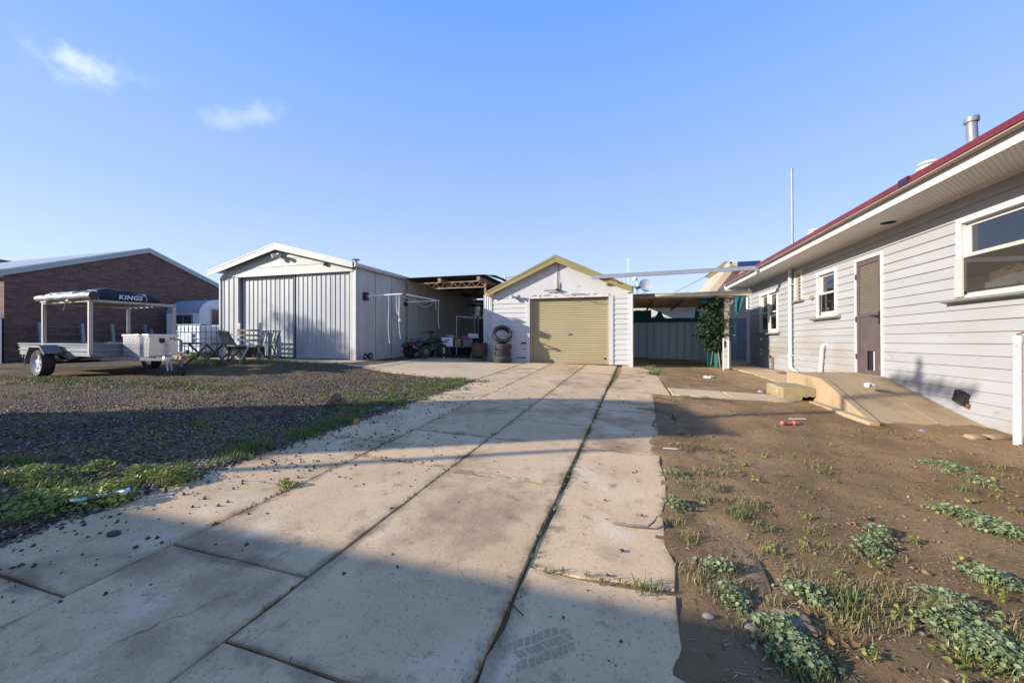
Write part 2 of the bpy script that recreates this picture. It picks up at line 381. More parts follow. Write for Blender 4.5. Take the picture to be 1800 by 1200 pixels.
def edge_soil_shade(m, colr, amt):
    """soil and painted crease shade on the rims of the slabs, in ragged patches"""
    t = m.node_tree; n = t.nodes.new; l = t.links.new; b = t.nodes['Principled BSDF']; src = b.inputs['Base Color'].links[0].from_socket
    a = n('ShaderNodeAttribute'); a.attribute_name = 'edge'; tc = n('ShaderNodeTexCoord'); z = n('ShaderNodeTexNoise'); z.inputs['Scale'].default_value = 4.5; z.inputs['Detail'].default_value = 7; z.inputs['Roughness'].default_value = .65; l(tc.outputs['Object'], z.inputs['Vector'])
    s1 = n('ShaderNodeMath'); s1.operation = 'MULTIPLY_ADD'; l(z.outputs['Fac'], s1.inputs[0]); s1.inputs[1].default_value = 2.4; s1.inputs[2].default_value = -1.25
    s2 = n('ShaderNodeMath'); l(s1.outputs[0], s2.inputs[0]); l(a.outputs['Fac'], s2.inputs[1])
    r = n('ShaderNodeMapRange'); r.interpolation_type = 'SMOOTHSTEP'; r.inputs['From Min'].default_value = .45; r.inputs['From Max'].default_value = 1.25; r.inputs['To Max'].default_value = amt; l(s2.outputs[0], r.inputs['Value'])
    mu = n('ShaderNodeMath'); mu.operation = 'MULTIPLY'; l(r.outputs[0], mu.inputs[0]); g = n('ShaderNodeMath'); g.operation = 'MULTIPLY'; g.use_clamp = True; l(a.outputs['Fac'], g.inputs[0]); g.inputs[1].default_value = 4; l(g.outputs[0], mu.inputs[1])
    x = n('ShaderNodeMix'); x.data_type = 'RGBA'; l(mu.outputs[0], x.inputs['Factor']); l(src, x.inputs[6]); x.inputs[7].default_value = (*colr, 1); l(x.outputs[2], b.inputs['Base Color'])
def cracks(m, colr):
    """a few hairline cracks that wander over the slabs"""
    t = m.node_tree; n = t.nodes.new; l = t.links.new; b = t.nodes['Principled BSDF']; src = b.inputs['Base Color'].links[0].from_socket
    tc = n('ShaderNodeTexCoord'); z = n('ShaderNodeTexNoise'); z.inputs['Scale'].default_value = 3; z.inputs['Detail'].default_value = 6; l(tc.outputs['Object'], z.inputs['Vector'])
    va = n('ShaderNodeVectorMath'); va.operation = 'MULTIPLY_ADD'; l(z.outputs['Color'], va.inputs[0]); va.inputs[1].default_value = (.35, .35, 0); l(tc.outputs['Object'], va.inputs[2])
    v = n('ShaderNodeTexVoronoi'); v.feature = 'DISTANCE_TO_EDGE'; v.inputs['Scale'].default_value = .75; l(va.outputs[0], v.inputs['Vector'])
    r = n('ShaderNodeMapRange'); r.inputs['From Min'].default_value = .0045; r.inputs['From Max'].default_value = .001; l(v.outputs['Distance'], r.inputs['Value'])
    z2 = n('ShaderNodeTexNoise'); z2.inputs['Scale'].default_value = .8; l(tc.outputs['Object'], z2.inputs['Vector']); r2 = n('ShaderNodeMapRange'); r2.inputs['From Min'].default_value = .55; r2.inputs['From Max'].default_value = .60; r2.inputs['To Max'].default_value = .6; l(z2.outputs['Fac'], r2.inputs['Value'])
    mu = n('ShaderNodeMath'); mu.operation = 'MULTIPLY'; l(r.outputs[0], mu.inputs[0]); l(r2.outputs[0], mu.inputs[1])
    x = n('ShaderNodeMix'); x.data_type = 'RGBA'; l(mu.outputs[0], x.inputs['Factor']); l(src, x.inputs[6]); x.inputs[7].default_value = (*colr, 1); l(x.outputs[2], b.inputs['Base Color'])
cracks(conc, (.10, .07, .045))
edge_soil_shade(conc, (.20, .13, .075), .85); edge_soil_shade(conc2, (.24, .16, .09), .6)  # soil tone, with shade of the joints painted into the rims
def structure(name):
    o = bpy.data.objects.new(name, None); C.objects.link(o); o['kind'] = 'structure'; return o
drive = structure('driveway')
def e1(y): return -2.10
def e2(y): return -1.30+.020*(y-1)
def e3(y): return -.415+.026*(y-2)
cols = [((lambda y: -2.94), e1, [-.6, .95, 3.1, 5.0, 7.1, 9.3, 11.86], -.006),
        (e1, e2, [-.6, 1.32, 2.68, 3.55, 5.2, 7.0, 9.0, 11.86], 0),
        (e2, e3, [-.6, .97, 2.62, 3.52, 4.32, 6.02, 7.7, 9.6, 11.86], .004),
        (e3, (lambda y: xr(y) if y < 7.2 else .05), [-.6, 1.70, 3.56, 5.35, 5.92, 7.0], -.007)]
gap = .006
for lo, hi, ys, dz in cols:
    for i in range(len(ys)-1):
        a = ys[i]+gap; b = ys[i+1]-gap; s = random.uniform(-.05, .05) if 0 < i else 0
        rg = lo is e3 and i < 3
        poly = [(lo(a)+gap, a), (hi(a)-gap, a+(.03 if rg else 0)), (hi(b)-gap, b), (lo(b)+gap, b)]
        o = slab(poly, drive, conc, dz=.020+dz+random.uniform(-.0015, .0015), tilt=(random.uniform(-.003, .003), random.uniform(-.002, .002)), jit=.022 if rg else .005)
# the long slab that ramps up to the garage floor stands above the lower strip beside it
slab([(-.27, 7.03), (.78, 7.03), (.80, 9.2), (-.1, 9.2)], drive, conc, dz=.014); slab([(-.1, 9.23), (.80, 9.23), (.85, 12.2), (.27, 12.2), (.27, 11.9), (-.02, 11.8)], drive, conc, dz=.012)
apron = structure('concrete_apron')
for poly in ([(-2.97, 7.16), (-2.97, 11.9), (-4.3, 12.2), (-6.0, 12.3), (-6.0, 8.05)], [(-6.03, 8.06), (-6.03, 12.3), (-7.42, 12.3), (-7.42, 8.45)],
             [(-7.45, 8.46), (-7.45, 9.5), (-10, 9.5), (-10, 8.74)], [(-10.03, 8.74), (-10.03, 9.5), (-12.95, 9.5), (-12.95, 8.74)], [(-4.3, 12.33), (-4.3, 18.7), (-7.4, 18.7), (-7.4, 12.33)]):
    slab(poly, apron, conc2, dz=.008, jit=.01)
path = structure('garden_path')
for poly in ([(.82, 7.02), (1.72, 7.0), (1.70, 7.74), (.82, 7.8)], [(1.75, 7.0), (2.56, 7.05), (2.5, 7.7), (1.73, 7.74)], [(3.3, 9.0), (4.25, 8.95), (4.25, 11.5), (3.3, 11.5)], [(3.3, 11.53), (4.25, 11.53), (4.25, 15.8), (3.0, 15.8), (3.1, 13)]):
    slab(poly, path, conc2, dz=.022, jit=.015, name='slab')
kerb = structure('kerb_strip'); kerbm = mat('soil_stained_concrete', (.36, .245, .145), (.26, .165, .09), 5, .95, bump=.3, stain=((.40, .32, .24), 3, .58, .7, .7))
for y0, y1 in ((1.55, 2.35), (2.42, 3.0), (4.35, 5.75)):
    slab([(.46+.02*(y0-2), y0), (.56+.02*(y0-2), y0), (.56+.02*(y1-2)+.03, y1), (.47+.02*(y1-2)+.03, y1)], kerb, kerbm, dz=-.003, name='kerb_piece')
# a dark muddy tyre print left on the near slab
tp = MB()
a0 = at(905, 1160); a1 = at(1000, 1125); d = (a1-a0); d.z = 0; ln = d.length; d.normalize(); w = Vector((-d.y, d.x, 0))
for r_ in range(3):
    k = 0; x = -.02
    while x < ln:
        s = random.uniform(.016, .034); y = (r_-1)*.040+random.uniform(-.004, .004); sk = .012*(1 if r_ != 1 else -1)
        if random.random() < .93:
            p = [a0+d*(x+sk*0)+w*(y-.016), a0+d*(x+s*.8)+w*(y-.018), a0+d*(x+s*.85+sk)+w*(y+.017), a0+d*(x+sk)+w*(y+.015)]
            tp.add([(q.x, q.y, G(q.x, q.y)+.0135) for q in p], [(0, 1, 2, 3)])
        x += s
o = P(tp, 'tyre_print', mat('dried_mud', (.33, .225, .14), (.46, .315, .19), 40, .95), drive); o['kind'] = 'stuff'
# ------------------------------------------------------------------ the weatherboard house on the right
wpaint = mat('white_trim_paint', (.60, .59, .565), (.53, .515, .48), 3, .5, vary=.03, stain=((.42, .36, .28), 5, .62, .8, .5))
hpaint = mat('grey_board_paint', (.345, .345, .345), (.315, .313, .308), 2.2, .55, bump=.12, bscale=30, vary=.035, stretch=(1, .35, 1),
             stain=[((.29, .225, .14), 1.6, .44, .62, .45, 1.7), ((.25, .185, .12), 7, .60, .74, .6, 1.9), ((.39, .382, .365), 4, .6, .75, .5)])
gutter_m = mat('maroon_metal', (.17, .022, .03), (.13, .017, .022), 3, .38, spec=.5, stain=((.24, .07, .06), 2, .55, .8, .5))
beige = mat('ground_lit_beige', (.40, .33, .27), (.33, .27, .21), 3, .6)
soffit_m = mat('soffit_sheet', (.70, .67, .62), (.64, .61, .56), 2, .6, vary=.02)
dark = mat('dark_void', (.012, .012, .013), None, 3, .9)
sillm = mat('grey_green_sill', (.20, .20, .165), (.15, .15, .125), 8, .6)
brickp = mat('painted_red_brick', (.42, .16, .10), (.33, .12, .08), 14, .8, bump=.4, bscale=24)
pane = glass('window_glass')
galv = mat('galvanised_steel', (.42, .44, .46), (.33, .35, .37), 9, .42, .55, vary=.03)
house = thing('weatherboard_house', 'long pale grey weatherboard house with maroon gutter and white eaves', 'house', (4.3, 6.5, 0)); house.rotation_euler = (-.012, 0, 0)
HX = 4.3
# openings: y0, y1, z0, z1
OPS = [(4.85, 6.50, 1.66, 2.76), (8.01, 8.82, .50, 2.67), (9.47, 10.32, 1.62, 2.70), (11.07, 11.48, 2.16, 2.90), (12.62, 14.12, 1.36, 2.66)]
EXP = .148
def boards(parent, y0, y1, ztop, zbot, ops, exp, m, fx, axis='y', sgn=1, skip=(), jn=(2.4, 4.6), root=True):
    """overlapping boards, each piece a part; axis y: wall faces -x; axis x: wall faces -y"""
    z = ztop; row = 0
    while z > zbot+.03:
        zb = max(z-exp, zbot); cut = [(y0, y1)]
        zl = zb
        for o in ops:
            if o[2] < z-.02 and o[3] > zb+.02:
                nw = []
                for a, b in cut:
                    if o[1] <= a or o[0] >= b: nw.append((a, b)); continue
                    if o[0] > a: nw.append((a, o[0]))
                    if o[1] < b: nw.append((o[1], b))
                cut = nw
        segs = []
        for a, b in cut:
            s = a
            while b-s > jn[1]:
                q = s+random.uniform(*jn); segs.append((s, q-.0015)); s = q+.0015
            segs.append((s, b))
        segs = [(a, b, zb, z) for a, b in segs]
        for o in ops:                                      # the strips of board left over and under an opening
            a, b = max(o[0], y0), min(o[1], y1)
            if b-a > .02 and o[2] < z-.02 and o[3] > zb+.02:
                if z-o[3] > .006: segs.append((a, b, o[3], z))
                if o[2]-zb > .006: segs.append((a, b, zb, o[2]))
        for a, b, za, zc in segs:
            j = random.uniform(-.0015, .0015); mb = MB(); t = zc+(.012 if zc == z else 0); fr = lambda q: -.030+j+.022*(q-zb)/(z-zb+.012)
            pr = [(fx+fr(za), za), (fx+fr(t), t), (fx, t), (fx, za)]
            if axis == 'y': mb.ext([(x, a, zz) for x, zz in pr], (0, b-a, 0))
            else: mb.ext([(a, x, zz) for x, zz in pr], (b-a, 0, 0))
            P(mb, 'weatherboard', m, parent, w=True, smooth=False)
        z = zb; row += 1
boards(house, 1.0, 15.1, 3.03, .31, OPS+[(1.0, 8.0, -1, .43)], EXP, hpaint, HX)
boards(house, 1.0, 7.95, .515, .02, [], EXP, hpaint, HX)
P(MB().bx(HX+.14, HX+.22, .8, 15.1, -.2, 3.05), 'wall_lining', dark, house, w=True)
P(MB().bx(HX+.012, HX+.11, 8.0, 15.08, -.1, .30), 'brick_base', brickp, house, w=True)
P(MB().bx(HX+.0, HX+8, 15.08, 15.14, .0, 3.05), 'end_wall', hpaint, house, w=True)
P(MB().bx(HX-.03, HX+.02, 15.08, 15.15, .2, 3.03), 'corner_stop', wpaint, house, w=True)
# eaves: ceiling sheets, fascia, gutter, roof
ys = [1.0, 4.15, 7.35, 10.2, 12.6, 15.5]
for i in range(len(ys)-1):
    P(MB().bx(HX-.665, HX+.03, ys[i]+.004, ys[i+1]-.004, 3.05, 3.062), 'soffit_panel', soffit_m, house, w=True)
pr = MB()
for i in range(46):
    for j in range(9): pr.bx(HX-.60+j*.06, HX-.585+j*.06, 4.3+i*.065, 4.315+i*.065, 3.0478, 3.0496)
P(pr, 'perforation', mat('perforation_shade', (.25, .23, .20)), house, w=True, kind='stuff')
P(MB().lathe([(.10, 0), (.10, .002)], 20, Matrix.Translation((HX-.18, 7.58, 3.046))), 'vent_hole', dark, house, w=True)
P(MB().bx(HX-.03, HX+.0, 1.0, 15.1, 3.026, 3.05), 'eave_mould', soffit_m, house, w=True)
for a, b in ((.9, 6.9), (6.904, 12.4), (12.404, 15.55)):
    P(MB().bx(HX-.69, HX-.666, a, b, 3.02, 3.17), 'fascia_board', wpaint, house, w=True, bevel=.003)
gp = [(-.694, 3.155), (-.765, 3.15), (-.787, 3.165), (-.787, 3.175), (-.768, 3.188), (-.776, 3.24), (-.76, 3.252), (-.752, 3.24), (-.75, 3.165), (-.694, 3.165)]
P(MB().ext([(HX+x, .8, z) for x, z in gp], (0, 14.9, 0)), 'gutter', gutter_m, house, w=True, smooth=False)
P(MB().bx(HX-.786, HX-.70, .8, 15.7, 3.138, 3.148), 'gutter_underside', beige, house, w=True)  # beige stands in for ground light on the maroon gutter's underside
P(MB().bx(HX-.791, HX-.755, 6.08, 6.26, 3.152, 3.255), 'gutter_patch', mat('dark_maroon', (.045, .012, .03), None, 3, .5), house, w=True)  # darker maroon patch on the gutter face
rf = MB().sheet((HX-.77, .8, 3.20), (0, 1, 0), 14.9, (1, 0, .36), 5.0, (-.34, 0, .94), 'corr', .076, .017)
roof = P(rf, 'roof', gutter_m, house, w=True)
P(MB().sheet((HX+8.2, .8, 3.20), (0, 1, 0), 14.9, (-1, 0, .36), 5.0, (.34, 0, .94), 'corr', .076, .017), 'roof', gutter_m, house, w=True)
def rz(x): return 3.20+(x-HX+.77)*.36
x = HX+.35; P(MB().lathe([(.055, 0), (.055, .85), (.072, .85), (.078, .88), (.074, .92), (.06, .93), (.0, .93)], 20, Matrix.Translation((x, 6.78, rz(x)-.3)) @ Matrix.Rotation(-.03, 4, 'Y')), 'flue', mat('dull_grey_flue', (.26, .27, .285), (.20, .21, .22), 6, .5, .3), roof, w=True)
for (x, y) in ((HX+.28, 7.45), (HX+.32, 11.25)):
    P(MB().lathe([(.07, -.1), (.07, .16), (.15, .17), (.165, .2), (.15, .215), (.09, .235), (.14, .25), (.145, .275), (.09, .30), (0, .305)], 22, Matrix.Translation((x, y, rz(x)+.05))), 'roof_vent', wpaint, roof, w=True)
x = HX+.3; P(MB().tube([(x, 12.5, rz(x)-.2), (x, 12.52, 6.0)], .028, 10).tube([(x, 12.52, 5.98), (x, 12.52, 6.02)], .034, 10), 'mast', galv, roof, w=True)
# far corner: eave return, fascia end and the white pipe that drops from the gutter
P(MB().bx(HX-.69, HX+2, 15.52, 15.55, 3.02, 3.185), 'fascia_board', wpaint, house, w=True)
P(MB().tube([(HX-.74, 15.45, 3.2), (HX-.72, 15.42, 3.02), (HX-.5, 15.34, 2.98), (HX-.1, 15.28, 2.97)], .045, 10), 'gutter_elbow', wpaint, house, w=True)
P(MB().tube([(HX-.1, 15.28, 3.0), (HX-.06, 15.26, 2.9), (HX-.06, 15.26, .24)], .05, 12), 'downpipe', wpaint, house, w=True)
dp = P(MB().tube([(HX-.085, 11.62, 3.04), (HX-.085, 11.62, .52), (HX-.085, 11.55, .42), (HX-.1, 11.1, .33)], .046, 12), 'downpipe', wpaint, house, w=True)
for z in (2.6, .75): P(MB().bx(HX-.135, HX-.02, 11.55, 11.69, z, z+.03), 'pipe_clip', wpaint, dp, w=True)
wp = MB().tube([(HX-.07, 10.08, .42), (HX-.07, 9.98, 1.0), (HX-.05, 9.95, 1.05), (HX-.0, 9.95, 1.06)], .042, 10)
P(wp, 'waste_pipe', wpaint, house, w=True)
P(MB().ball((HX-.045, 10.55, 2.16), (.03, .075, .055), 10, 8), 'wall_lamp', mat('old_brass', (.45, .36, .18), None, 8, .4, .4), house, w=True)
mbx = MB().bx(-.03, .03, -.085, .085, -.085, .085, Matrix.Translation((HX-.06, 6.42, .40)) @ Matrix.Rotation(.35, 4, 'X'))
P(mbx, 'meter_box', mat('black_plastic', (.02, .02, .022), (.05, .045, .04), 9, .5), house, w=True, bevel=.012)
P(MB().bx(HX-.05, HX-.026, 6.33, 6.36, .27, .33), 'rust_clip', mat('rust', (.22, .09, .045), (.12, .05, .03), 12, .8), house, w=True)
# windows
woodw = mat('weathered_white_wood', (.46, .44, .40), (.40, .36, .31), 12, .7, bump=.25, bscale=50, stretch=(1, 1, .3))
curtain = mat('grey_curtain', (.30, .30, .31), (.22, .22, .23), 6, .9)
netm = mat('pale_curtain', (.50, .49, .47), (.42, .41, .39), 6, .9)
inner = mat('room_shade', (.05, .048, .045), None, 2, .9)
def window(y0, y1, z0, z1, split=.5, mull=(), cur=None, screen=False, horn=False):
    fr = MB(); T = .075; f = HX-.045
    fr.bx(f, HX+.05, y0-.0, y0+T, z0, z1).bx(f, HX+.05, y1-T, y1, z0, z1).bx(f, HX+.05, y0+T, y1-T, z1-T, z1).bx(f, HX+.05, y0+T, y1-T, z0, z0+.045)
    w = P(fr, 'window', wpaint, house, w=True, bevel=.003)
    xs = [y0+T+.004]+[m for m in mull]+[y1-T-.004]
    for m in mull: P(MB().bx(f+.004, HX+.05, m-.045, m+.045, z0+.045, z1-T), 'mullion', wpaint, w, w=True, bevel=.003)
    zm = z0+(z1-z0)*split
    for i in range(len(xs)-1):
        a = xs[i]+(.047 if i else 0); b = xs[i+1]-(.047 if i < len(xs)-2 else 0)
        for up in (True, False):
            c, d = (zm-.02, z1-T-.003) if up else (z0+.048, zm+.02); o = .03 if up else -.005
            s = MB(); k = .042; bt = .045 if up else .075
            s.bx(HX+o, HX+o+.035, a, a+k, c, d).bx(HX+o, HX+o+.035, b-k, b, c, d).bx(HX+o, HX+o+.035, a+k, b-k, d-.04, d).bx(HX+o, HX+o+.035, a+k, b-k, c, c+bt)
            P(s, 'sash', woodw if (screen and not up) else wpaint, w, w=True, bevel=.002)
            P(MB().bx(HX+o+.015, HX+o+.019, a+k-.004, b-k+.004, c+bt-.004, d-.036), 'pane', pane, w, w=True)
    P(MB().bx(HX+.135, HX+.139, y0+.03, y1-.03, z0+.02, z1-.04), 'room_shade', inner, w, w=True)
    if cur:
        mb = MB(); n = 40; pts = []
        for i in range(n+1):
            y = y0+.06+(y1-y0-.12)*i/n; pts.append((HX+.1+.016*math.sin(i*1.9)+.006*math.sin(i*.7), y))
        k = 0
        mb.add([(x, y, z0+.1) for x, y in pts]+[(x, y, z1-.09) for x, y in pts], [(i, i+1, n+2+i, n+1+i) for i in range(n)])
        P(mb, 'curtain', cur, w, w=True)
    P(MB().ext([(HX-.14, y0-.13, z0-.035), (HX-.135, y0-.13, z0-.005), (HX-.02, y0-.13, z0+.012), (HX-.02, y0-.13, z0-.05), (HX-.06, y0-.13, z0-.05)], (0, y1-y0+.26, 0)), 'sill', sillm, w, w=True, smooth=False)
    return w
w1 = window(4.85, 6.50, 1.69, 2.75, .505, screen=True)
# loose weathered cover strip and the fly screen of the near window
P(MB().bx(HX-.075, HX-.048, 6.36, 6.485, 1.71, 2.22), 'cover_strip', woodw, w1, w=True, bevel=.006)
P(MB().bx(HX-.05, HX-.047, 4.95, 6.36, 1.78, 2.23), 'fly_screen', glass('screen_mesh', (.16, .13, .09), .55), w1, w=True)
P(MB().bx(HX-.06, HX-.045, 4.92, 6.38, 2.215, 2.26), 'screen_rail', woodw, w1, w=True)
P(MB().bx(HX+.10, HX+.105, 4.95, 5.6, 1.72, 2.2), 'blind', netm, w1, w=True)
P(MB().bx(HX+.105, HX+.11, 5.95, 6.42, 1.72, 2.65), 'blind', curtain, w1, w=True)
w2 = window(9.47, 10.32, 1.66, 2.69, .52, cur=curtain)
P(MB().bx(HX-.075, HX-.046, 10.17, 10.235, 1.70, 2.2), 'cover_strip', wpaint, w2, w=True)
w3 = window(12.62, 14.12, 1.38, 2.65, .50, mull=(13.37,), cur=curtain)
# slim louvred vent with a brown sill
lv = P(MB().bx(HX-.04, HX+.03, 11.07, 11.12, 2.17, 2.9).bx(HX-.04, HX+.03, 11.43, 11.48, 2.17, 2.9).bx(HX-.04, HX+.03, 11.12, 11.43, 2.86, 2.9), 'louvre_window', wpaint, house, w=True)
lm = mat('cream_louvre', (.62, .52, .36), (.50, .40, .26), 6, .6)
for i in range(8): P(MB().bx(-.03, .03, -.155, .155, -.003, .003, Matrix.Translation((HX+.0, 11.275, 2.24+i*.083)) @ Matrix.Rotation(.7, 4, 'Y')), 'louvre', lm, lv, w=True)
P(MB().bx(HX-.09, HX, 10.99, 11.56, 2.125, 2.165), 'sill', sillm, lv, w=True)
# back door: white jambs, brown screen door with diamond mesh above and a cat opening below
dm = mat('brown_door_paint', (.115, .083, .082), (.085, .062, .062), 3, .55, stain=((.20, .15, .13), 4, .58, .75, .5))
dfm = P(MB().bx(HX-.045, HX+.06, 8.01, 8.055, .50, 2.67).bx(HX-.045, HX+.06, 8.775, 8.82, .50, 2.67).bx(HX-.045, HX+.06, 8.055, 8.775, 2.63, 2.67), 'door_frame', wpaint, house, w=True, bevel=.002)
d = MB(); a, b = 8.06, 8.77; f0, f1 = HX-.03, HX+.005
d.bx(f0, f1, a, a+.075, .53, 2.62).bx(f0, f1, b-.06, b, .53, 2.62).bx(f0, f1, a+.075, b-.06, 2.54, 2.62).bx(f0, f1, a+.075, b-.06, 1.58, 1.63)
ca, cb = 8.27, 8.49
d.bx(f0+.01, f1-.008, a+.075, ca, .53, 1.58).bx(f0+.01, f1-.008, cb, b-.06, .53, 1.58).bx(f0+.01, f1-.008, ca, cb, .96, 1.58).bx(f0+.01, f1-.008, ca, cb, .53, .61)
door = P(d, 'screen_door', dm, house, w=True, bevel=.002)
ms = MB(); s = .05; y0, y1, z0, z1 = a+.075, b-.06, 1.63, 2.54
for k in range(-30, 50):
    for sg in (1, -1):
        # clipped diagonals
        y = y0+k*s; p = []
        for (zz) in (z0, z1):
            p.append((y+sg*(zz-z0)*.5, zz))
        (ya, za), (yb, zb) = p
        def clip(ya, za, yb, zb):
            t0, t1 = 0, 1; dy = yb-ya
            for bd, lo in ((y0, True), (y1, False)):
                t = (bd-ya)/dy
                if (dy > 0) == lo: t0 = max(t0, t)
                else: t1 = min(t1, t)
            return (t0, t1)
        t0, t1 = clip(ya, za, yb, zb)
        if t1-t0 > .02:
            q0 = (HX-.012+.002*sg, ya+(yb-ya)*t0, za+(zb-za)*t0); q1 = (HX-.012+.002*sg, ya+(yb-ya)*t1, za+(zb-za)*t1)
            ms.bar(q0, q1, .009, .004)
P(ms, 'diamond_mesh', mat('tan_mesh', (.25, .205, .16), None, 5, .5), door, w=True, smooth=False)
P(MB().bx(HX-.002, HX+.001, y0, y1, z0, z1), 'insect_gauze', mat('tan_gauze', (.17, .14, .11), (.14, .115, .09), 20, .8), door, w=True)
P(MB().bx(HX+.012, HX+.016, ca-.02, cb+.02, .55, 1.0), 'cat_opening', dark, door, w=True)
P(MB().bx(HX+.002, HX+.010, ca, ca+.07, .61, .95), 'flap_edge', wpaint, door, w=True)
P(MB().tube([(HX-.03, 8.10, 1.58), (HX-.075, 8.10, 1.58), (HX-.08, 8.14, 1.585), (HX-.078, 8.24, 1.585)], .011, 8).bx(HX-.037, HX-.03, 8.075, 8.125, 1.44, 1.66), 'handle', mat('dark_bronze', (.06, .05, .045), None, 5, .4, .6), door, w=True)
for z in (.8, 1.5, 2.3): P(MB().bx(HX-.052, HX-.028, 8.765, 8.79, z, z+.1), 'hinge', dm, door, w=True)
P(MB().bx(HX-.06, HX+.12, 7.99, 8.84, .49, .528), 'door_sill', conc2, house, w=True)

# concrete landing and ramp up to the door, with the block step beside it
ramp = thing('concrete_ramp', 'concrete landing and curving ramp rising to the brown screen door', 'ramp', (3.0, 7, .1))
PL = [(8.45, .525), (7.7, .525), (7.3, .522), (7.15, .508), (7.0, .472), (6.8, .41), (6.5, .31), (6.2, .21), (5.9, .11), (5.72, .05), (5.66, -.02)]
PR = [(8.75, .525), (8.1, .525), (7.95, .520), (7.85, .50), (7.62, .445), (7.35, .38), (7.0, .30), (6.7, .23), (6.4, .165), (6.08, .10), (5.98, .04)]
prof = PL
rm = mat('ramp_concrete', (.43, .315, .185), (.36, .26, .145), 1.4, .85, bump=.3, bscale=60, spec=.25, stain=[((.20, .14, .085), 2.5, .52, .70, .6), ((.42, .33, .23), 5, .58, .73, .6), ((.17, .115, .07), 60, .62, .72, .5)])
def rampbody(x0, x1, dz, name, e=0):
    mb = MB(); n = len(prof)
    for x in (x0, x1):
        q = (x-3.0)/1.26; pp = [(p[0]+(r_[0]-p[0])*q, p[1]+(r_[1]-p[1])*q) for p, r_ in zip(PL, PR)]
        mb.v += [(x, y, z+dz) for y, z in pp]+[(x, y, -.12) for y, z in pp]
    mb.f += [tuple(range(n))+tuple(range(2*n-1, n-1, -1)), tuple(range(2*n, 3*n))+tuple(range(4*n-1, 3*n-1, -1)), (0, n, 3*n, 2*n)]
    mb.f += [(i, i+1, 2*n+i+1, 2*n+i) for i in range(n-1)]
    return P(mb, name, rm, ramp, w=True, bevel=.006, smooth=True)
rampbody(3.0, 3.115, .016, 'ramp_edge'); rampbody(3.135, 3.78, 0, 'ramp_slab'); rampbody(3.79, 4.262, -.004, 'ramp_slab')
P(MB().bx(2.86, 2.985, 5.65, 7.2, -.05, .165), 'footing_strip', rm, ramp, w=True, bevel=.015)
sb = MB(); st = [(0, 0), (.0, .21), (.46, .21), (.46, .085), (.43, .06), (.38, .075), (.33, .055), (.28, .06), (.27, 0)]
sb.ext([(x, 0, z) for x, z in st], (0, .42, 0)); sb.bx(0, .46, .421, .75, 0, .21)
one(sb, 'step_block', mat('yellowed_concrete', (.34, .28, .15), (.24, .19, .09), 5, .9, bump=.5, bscale=40, stain=[((.50, .44, .30), 3, .55, .7, .7), ((.16, .13, .07), 8, .6, .75, .6)]),
    'low mossy concrete step with a broken corner beside the ramp', 'step', (2.54, 7.3, .145), bevel=.006)
dk = one(MB().bx(0, .2, 0, .3, 0, .12), 'gap_brick', mat('old_brick', (.22, .12, .08), (.16, .09, .06), 12, .9, bump=.4), 'dark loose brick lying against the house base past the ramp', 'brick', (3.98, 11.62, .12), bevel=.004)
# white steel post with a gate hung on it at the frame's edge
post = thing('white_post', 'stout white steel pipe post with flaking paint standing near the big window', 'post', (3.925, 5.25, .05))
pm = mat('chipped_white_steel', (.60, .59, .57), (.54, .53, .51), 5, .4, spec=.5, stain=[((.20, .20, .21), 7.5, .60, .63, .9), ((.45, .40, .33), 3, .5, .7, .5)])
P(MB().lathe([(.034, 0), (.034, 1.08), (.037, 1.085), (.037, 1.13), (.032, 1.16), (.02, 1.172), (0, 1.175)], 28), 'pipe', pm, post)
P(MB().bar((-.02, .0, 1.165), (.05, -.03, 1.20), .05, .01), 'cap_flap', mat('rust', (1, 1, 1)), post)
P(MB().bx(-.09, .09, -.09, .09, -.03, .02), 'concrete_foot', conc, post, bevel=.02)
gate = thing('steel_gate', 'dark blue grey sheet gate hanging behind the white pipe post', 'gate', (4.05, 5.2, .1), R(-30))
P(MB().sheet((0, 0, .12), (1, 0, 0), .9, (0, 0, 1), .98, (0, -1, 0), 'trap', .12, .012), 'gate_sheet', mat('slate_steel', (.10, .115, .14), None, 4, .5), gate)
P(MB().tube([(0, .02, .1), (0, .02, 1.12), (.9, .02, 1.12), (.9, .02, .1), (0, .02, .1)], .017, 8), 'gate_frame', galv, gate)
P(MB().tube([(-.06, -.01, .2), (-.02, -.01, .2), (-.02, -.01, .34)], .012, 8), 'hinge', wpaint, gate)
for i, (x, y, s, lb) in enumerate(((3.70, 5.42, .85, 'smaller pale edging stone at the foot of the ramp'), (3.93, 5.50, 1.15, 'longer pale edging stone next to the white post'))):
    mb = MB().bx(-.10*s, .10*s, -.06, .06, -.03, .035)
    o = one(mb, 'edging_stone', kerbm, lb, 'stone', (x, y, G(x, y)), R(14), 'edging stones by the ramp', bevel=.03)
# steel beam from the garage roof to the house fascia
bm = thing('steel_beam', 'long grey steel beam spanning from the garage roof to the maroon guttered house', 'beam', (-.9, 11.62, 2.97))
v = Vector((3.60, 11.98, 3.09))-Vector((-.9, 11.62, 2.97))
P(MB().bar((0, 0, 0), v, .05, .10), 'beam_web', mat('beam_paint', (.30, .32, .36), (.36, .37, .39), 2, .5, .2), bm)
P(MB().bar((0, .01, .052), v+Vector((0, .01, .052)), .08, .006).bar((0, .01, -.052), v+Vector((0, .01, -.052)), .08, .006), 'beam_flange', mat('beam_paint', (1, 1, 1)), bm)
P(MB().bx(v.x-.12, v.x+.02, v.y-.05, v.y+.05, v.z-.09, v.z+.03), 'end_bracket', galv, bm)
P(MB().tube([(.55, -.02, -.05), (.6, -.03, -.12), (.68, -.03, -.14)], .02, 8), 'wire_clamp', mat('rust', (1, 1, 1)), bm)
